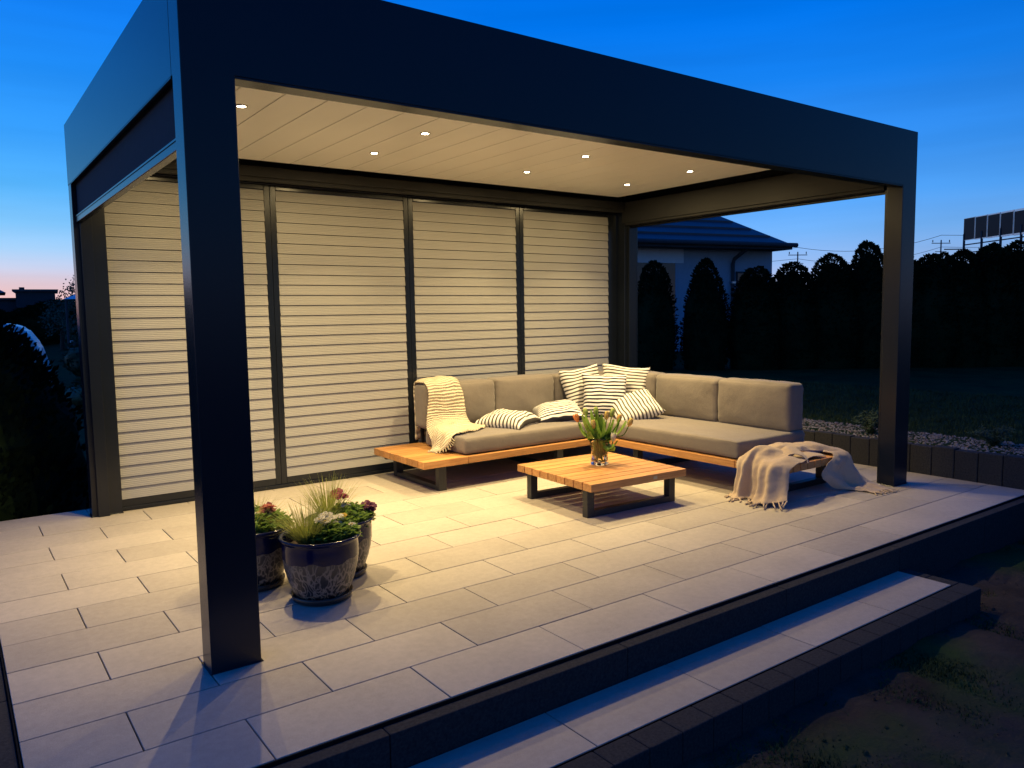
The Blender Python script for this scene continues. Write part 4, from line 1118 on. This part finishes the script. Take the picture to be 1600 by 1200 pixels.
bm = B()
for i in (0, 1.6, 3.2, 4.8, 6.4): box(bm, i + .0, i + .08, -.05, .05, -1, 5.4)
box(bm, 0, 7.4, .06, .12, 4.75, 4.81); box(bm, 0, 7.4, .06, .12, 4.3, 4.35); box(bm, .1, .15, -1.2, .05, 4.5, 4.56)
obj('stand', bm, M['dark_wall'], sol)

# utility poles and wires
def pole(label, x, y, h, rz):
    t = thing('utility_pole', label, 'utility pole', (x, y, -.4), rz, 'utility poles beyond the garden')
    bm = B(); tube(bm, [(0, 0, 0), (0, 0, h + .4)], [.10, .06], n=10); obj('pole', bm, M['dark_wall'], t)
    bm = B(); box(bm, -1.0, 1.0, -.04, .04, h + .05, h + .12); box(bm, -.6, .6, -.04, .04, h - .8, h - .74)
    for s in (-.9, 0, .9): tube(bm, [(s, 0, h + .17), (s, 0, h + .42)], .05, n=6)
    obj('crossarm', bm, M['dark_wall'], t)
pole('distant utility pole seen just right of the bungalow roof', 70.8, 45.1, 7.0, -.55)
pole('distant utility pole seen between the front right post and the solar panels', 82.8, 36.5, 8.0, -.55)
def wire(label, pts, rad):
    bm = B()
    P = []
    for a, b in zip(pts[:-1], pts[1:]):
        a, b = Vector(a), Vector(b)
        for k in range(13):
            t = k / 12; p = a.lerp(b, t); p.z -= .9 * 4 * t * (1 - t); P.append(p)
    tube(bm, P, rad, n=4); o = obj('power_line', bm, M['dark_wall']); return tag(o, label, 'power line', 'overhead wires')
wire('thin overhead wire, upper of the wires right of the bungalow', [(30, 66, 6.5), (70.8, 45.1, 7.45), (82.8, 36.5, 8.5), (110, 17, 11.2)], .022)
wire('thin overhead wire, lower of the wires right of the bungalow', [(30, 66, 5.6), (70.8, 45.1, 6.3), (82.8, 36.5, 7.3), (110, 17, 9.6)], .018)

# far left: caravan, sheds, trees
car = thing('caravan', 'white caravan parked beyond the conifers at the left', 'caravan', (-1.35, 23.4, -1.34), R(-10))
bm = B()
prof = [(3.1, .55), (3.05, 1.2), (2.86, 1.9), (2.55, 2.38), (2.2, 2.52), (-2.6, 2.56), (-2.95, 2.4), (-3.1, 1.6), (-3.1, .55)]
A_ = [bm.verts.new((x, -1.1, z)) for x, z in prof]; B_ = [bm.verts.new((x, 1.1, z)) for x, z in prof]
bm.faces.new(A_); bm.faces.new(B_[::-1])
for i in range(len(prof)): bm.faces.new((A_[i], B_[i], B_[(i + 1) % len(prof)], A_[(i + 1) % len(prof)]))
bmesh.ops.bevel(bm, geom=bm.edges[:], offset=.09, segments=3, affect='EDGES'); bmesh.ops.recalc_face_normals(bm, faces=bm.faces)
obj('body', bm, M['white_paint'], car, True)
bm = B(); box(bm, .7, 1.6, -.45, .45, 2.56, 2.78, bev=.05); box(bm, -.6, -.1, -.3, .3, 2.57, 2.68, bev=.04); obj('roof_vent', bm, M['white_paint'], car)
bm = B(); box(bm, .9, 2.1, -1.13, -1.101, 1.35, 1.95, bev=.01); box(bm, -1.8, -.4, -1.13, -1.101, 1.35, 1.95, bev=.01); obj('window', bm, M['window'], car)
bm = B()
for xx in (-.1,):
    for yy in (-1.0, .82):
        bmesh.ops.create_cone(bm, cap_ends=True, segments=24, radius1=.33, radius2=.33, depth=.18, matrix=Matrix.Translation((xx, yy + .09, .33)) @ Matrix.Rotation(R(90), 4, 'X'))
obj('wheel', bm, M['black'], car)
def shed(label, x, y, w, d, zt, rz, mt='dark_wall', name='outbuilding'):
    t = thing(name, label, 'building', (x, y, -1.3), rz)
    bm = B(); box(bm, -w / 2, w / 2, -d / 2, d / 2, 0, zt + 1.3); obj('wall', bm, M[mt], t)
    bm = B(); box(bm, -w / 2 - .2, w / 2 + .2, -d / 2 - .2, d / 2 + .2, zt + 1.301, zt + 1.45); rf = obj('roof', bm, M['roof'], t)
    return t, rf
t, rf = shed('distant dark flat roofed building on the left skyline', 5.3, 67.5, 2.5, 6, 3.3, -.1)
bm = B(); box(bm, -1.1, -.75, -.2, .2, 4.75, 5.0); obj('chimney', bm, M['dark_wall'], rf)
shed('low distant dark building left of the flat roofed one', 2.9, 68.5, 2.9, 6, 2.7, -.1)
t = thing('house', 'distant house with an overhanging roof edge at the far left of the skyline', 'house', (.2, 57, -1.3), -.05)
bm = B(); box(bm, -3, 1.9, -3, 3, 0, 4.1); obj('wall', bm, M['dark_wall'], t)
bm = B(); e_ = [bm.verts.new(p) for p in ((-3.6, -3.5, 4.2), (2.5, -3.5, 4.2), (2.5, 3.5, 4.2), (-3.6, 3.5, 4.2))]; rr1 = bm.verts.new((-1.2, 0, 5.6)); rr2 = bm.verts.new((.2, 0, 5.6))
bm.faces.new((e_[0], e_[1], rr2, rr1)); bm.faces.new((e_[1], e_[2], rr2)); bm.faces.new((e_[2], e_[3], rr1, rr2)); bm.faces.new((e_[3], e_[0], rr1)); bm.faces.new(e_[::-1]); obj('roof', bm, M['roof'], t)
cn = thing('gazebo', 'pale blue pitched canopy on posts beyond the garden at the left', 'gazebo', (5.6, 37.0, -1.3), -.1)
bm = B(); q_ = [bm.verts.new(p) for p in ((-1.9, -1.9, 3.42), (1.9, -1.9, 3.42), (1.9, 1.9, 3.42), (-1.9, 1.9, 3.42))]; tp = bm.verts.new((0, 0, 4.25))
for k in range(4): bm.faces.new((q_[k], q_[(k + 1) % 4], tp))
bm.faces.new(q_[::-1]); obj('canopy', bm, M['canvas'], cn)
bm = B(); tube(bm, [(-1.8, -1.8, 0), (-1.8, -1.8, 3.41)], .05, n=6); obj('post', bm, M['dark_wall'], cn)
bm = B(); tube(bm, [(1.8, -1.8, 0), (1.8, -1.8, 3.41)], .05, n=6); obj('post', bm, M['dark_wall'], cn)
def tree(label, x, y, zt, r, seed):
    rg = random.Random(seed); z0 = -.65; t = thing('deciduous_tree', label, 'tree', (x, y, z0), 0, 'garden trees at the far left')
    h = zt - z0; bm = B(); tube(bm, [(0, 0, 0), (.05, 0, h * .4), (0, 0, h * .8)], [.14, .1, .04], n=8)
    for k in range(7):
        a = rg.uniform(0, 6.28); s = h * rg.uniform(.3, .6); tube(bm, [(0, 0, s), (math.cos(a) * r * .5, math.sin(a) * r * .5, s + h * .2), (math.cos(a) * r * .8, math.sin(a) * r * .8, s + h * .33)], [.05, .03, .012], n=5)
    obj('trunk', bm, M['bark'], t)
    bm = B()
    for c_ in range(34):
        a = rg.uniform(0, 6.28); q = r * math.sqrt(rg.random()); zc = h * rg.uniform(.4, .95); q *= 1 - .6 * max(0, zc / h - .6) / .4
        for k in range(46):
            p = Vector((math.cos(a) * q, math.sin(a) * q, zc)) + Vector((rg.gauss(0, 1), rg.gauss(0, 1), rg.gauss(0, 1))) * r * .16
            d = Vector((rg.uniform(-1, 1), rg.uniform(-1, 1), rg.uniform(-1, 1))).normalized(); s = d.orthogonal().normalized() * .05; L_ = rg.uniform(.08, .18)
            bm.faces.new([bm.verts.new(p), bm.verts.new(p + d * L_ * .5 + s), bm.verts.new(p + d * L_), bm.verts.new(p + d * L_ * .5 - s)])
    obj('crown', bm, M['shrub'], t)
tree('leafy tree on the left skyline beside the corner post', 5.3, 43, 3.4, 1.3, 3)
tree('low sparse tree right of the flat roofed building', 4.4, 45, 2.2, .9, 8)
hd = leafmesh('foliage', 1.0, lambda t: .5 * (1 - t ** 6), 4000, .06, 2.2); hd.materials.append(M['thuja'])
for i in range(5):
    o = bpy.data.objects.new('garden_hedge', hd); COL.objects.link(o); o.location = (-5 + i * 5.2, 54 + i * .5, -.7); o.scale = (6.4, 2.0, 2.75 + .14 * (i % 3)); o.rotation_euler.z = i * .03
    tag(o, ['hedge bush at the far left end of the band behind the caravan', 'hedge bush in the band directly above the caravan roof', 'hedge bush in the band left of the corner post', 'hedge bush in the band hidden behind the back left post', 'hedge bush farthest right in the band behind the shutters'][i], 'hedge', 'hedge bushes behind the caravan')
shrub('dark round garden shrub seen between the big conifer and the corner post', 2.1, 15.6, -.6, .7, .9, 1500, .09)
sh_ = shrub('pale flowering garden bush beyond the lawn at the left', 3.4, 25.5, -.6, 1.4, 1.1, 1500, .12)
# garden chair
gc = thing('garden_chair', 'pale metal garden chair standing on the far lawn at the left', 'garden chair', (3.95, 34.5, -.6), .4)
bm = B()
z_ = .0
for sx in (-.24, .24):
    tube(bm, [(sx, -.22, 0), (sx, -.22, .62), (sx, .2, .64)], .018, n=6); tube(bm, [(sx, .22, 0), (sx, .22, .5), (sx, .30, .95)], .018, n=6)
tube(bm, [(-.24, .30, .95), (.24, .30, .95)], .018, n=6)
obj('frame', bm, M['white_paint'], gc)
bm = B(); box(bm, -.24, .24, -.2, .22, .40, .43, bev=.01); obj('seat', bm, M['dark_wall'], gc)
bm = B(); box(bm, -.23, .23, .255, .275, .5, .9, bev=.005); obj('backrest', bm, M['dark_wall'], gc)

# grass in front of the step and on the lawn edge
rg = random.Random(77); bm = B()
def blades(n, x0, x1, y0, y1, hh, dens):
    for i in range(n):
        x = rg.uniform(x0, x1); y = rg.uniform(y0, y1)
        if noise.noise(Vector((x * .9, y * .9, 4.2))) + .35 * noise.noise(Vector((x * 4, y * 4, 1.2))) + rg.uniform(-.32, .32) < dens: continue
        if y > -1.16 and x < 3.56: continue
        if y > -.76 and x < 6.05: continue
        z = terrain_z(x, y) - .01
        if x > 5.35 and x < 6.1 and y > -3.1: continue
        for k in range(3):
            a = rg.uniform(0, 6.28); l = hh * rg.uniform(.5, 1.2); px_, py_ = x + rg.uniform(-.02, .02), y + rg.uniform(-.02, .02); w = .0023
            s = Vector((-math.sin(a), math.cos(a), 0)) * w
            p = Vector((px_, py_, z)); q = p + Vector((math.cos(a) * l * .3, math.sin(a) * l * .3, l * .7)); t_ = p + Vector((math.cos(a) * l * .8, math.sin(a) * l * .8, l))
            v0, v1, v2, v3, v4 = (bm.verts.new(c_) for c_ in (p - s, p + s, q + s * .7, q - s * .7, t_))
            bm.faces.new((v0, v1, v2, v3)); bm.faces.new((v3, v2, v4))
blades(90000, .2, 5.4, -3.6, -.75, .020, .06)
blades(16000, 6.05, 9.5, -2.5, 4.5, .045, -1)
M['lawn_blade'] = mat('lawn_blade', (.036, .058, .020), rough=.8, spec=.1, var=.4, vscale=4)
tag(obj('grass', bm, M['lawn_blade']), 'short patchy grass on the bare soil in front of the step and on the lawn edge', 'grass', kind='stuff')
bm = B()
for i in range(4200):
    x = rg.uniform(.3, 5.3); y = rg.uniform(-3.2, -.8)
    if (y > -1.17 and x < 3.57): continue
    s = rg.uniform(.002, .004) if rg.random() < .85 else rg.uniform(.004, .012); e = Euler((rg.uniform(0, 6), rg.uniform(0, 6), rg.uniform(0, 6))).to_matrix()
    c0 = Vector((x, y, terrain_z(x, y) + noise.noise(Vector((x, y, 0)) * 1.9) * .035 + .004))
    vv = [bm.verts.new(c0 + e @ Vector((v.x * s * 1.3, v.y * s, v.z * s * .6))) for v in IV]
    for f in IF: bm.faces.new([vv[k] for k in f])
tag(obj('clods', bm, M['bare_soil']), 'small clods and stones scattered over the bare soil', 'soil clods', kind='stuff')
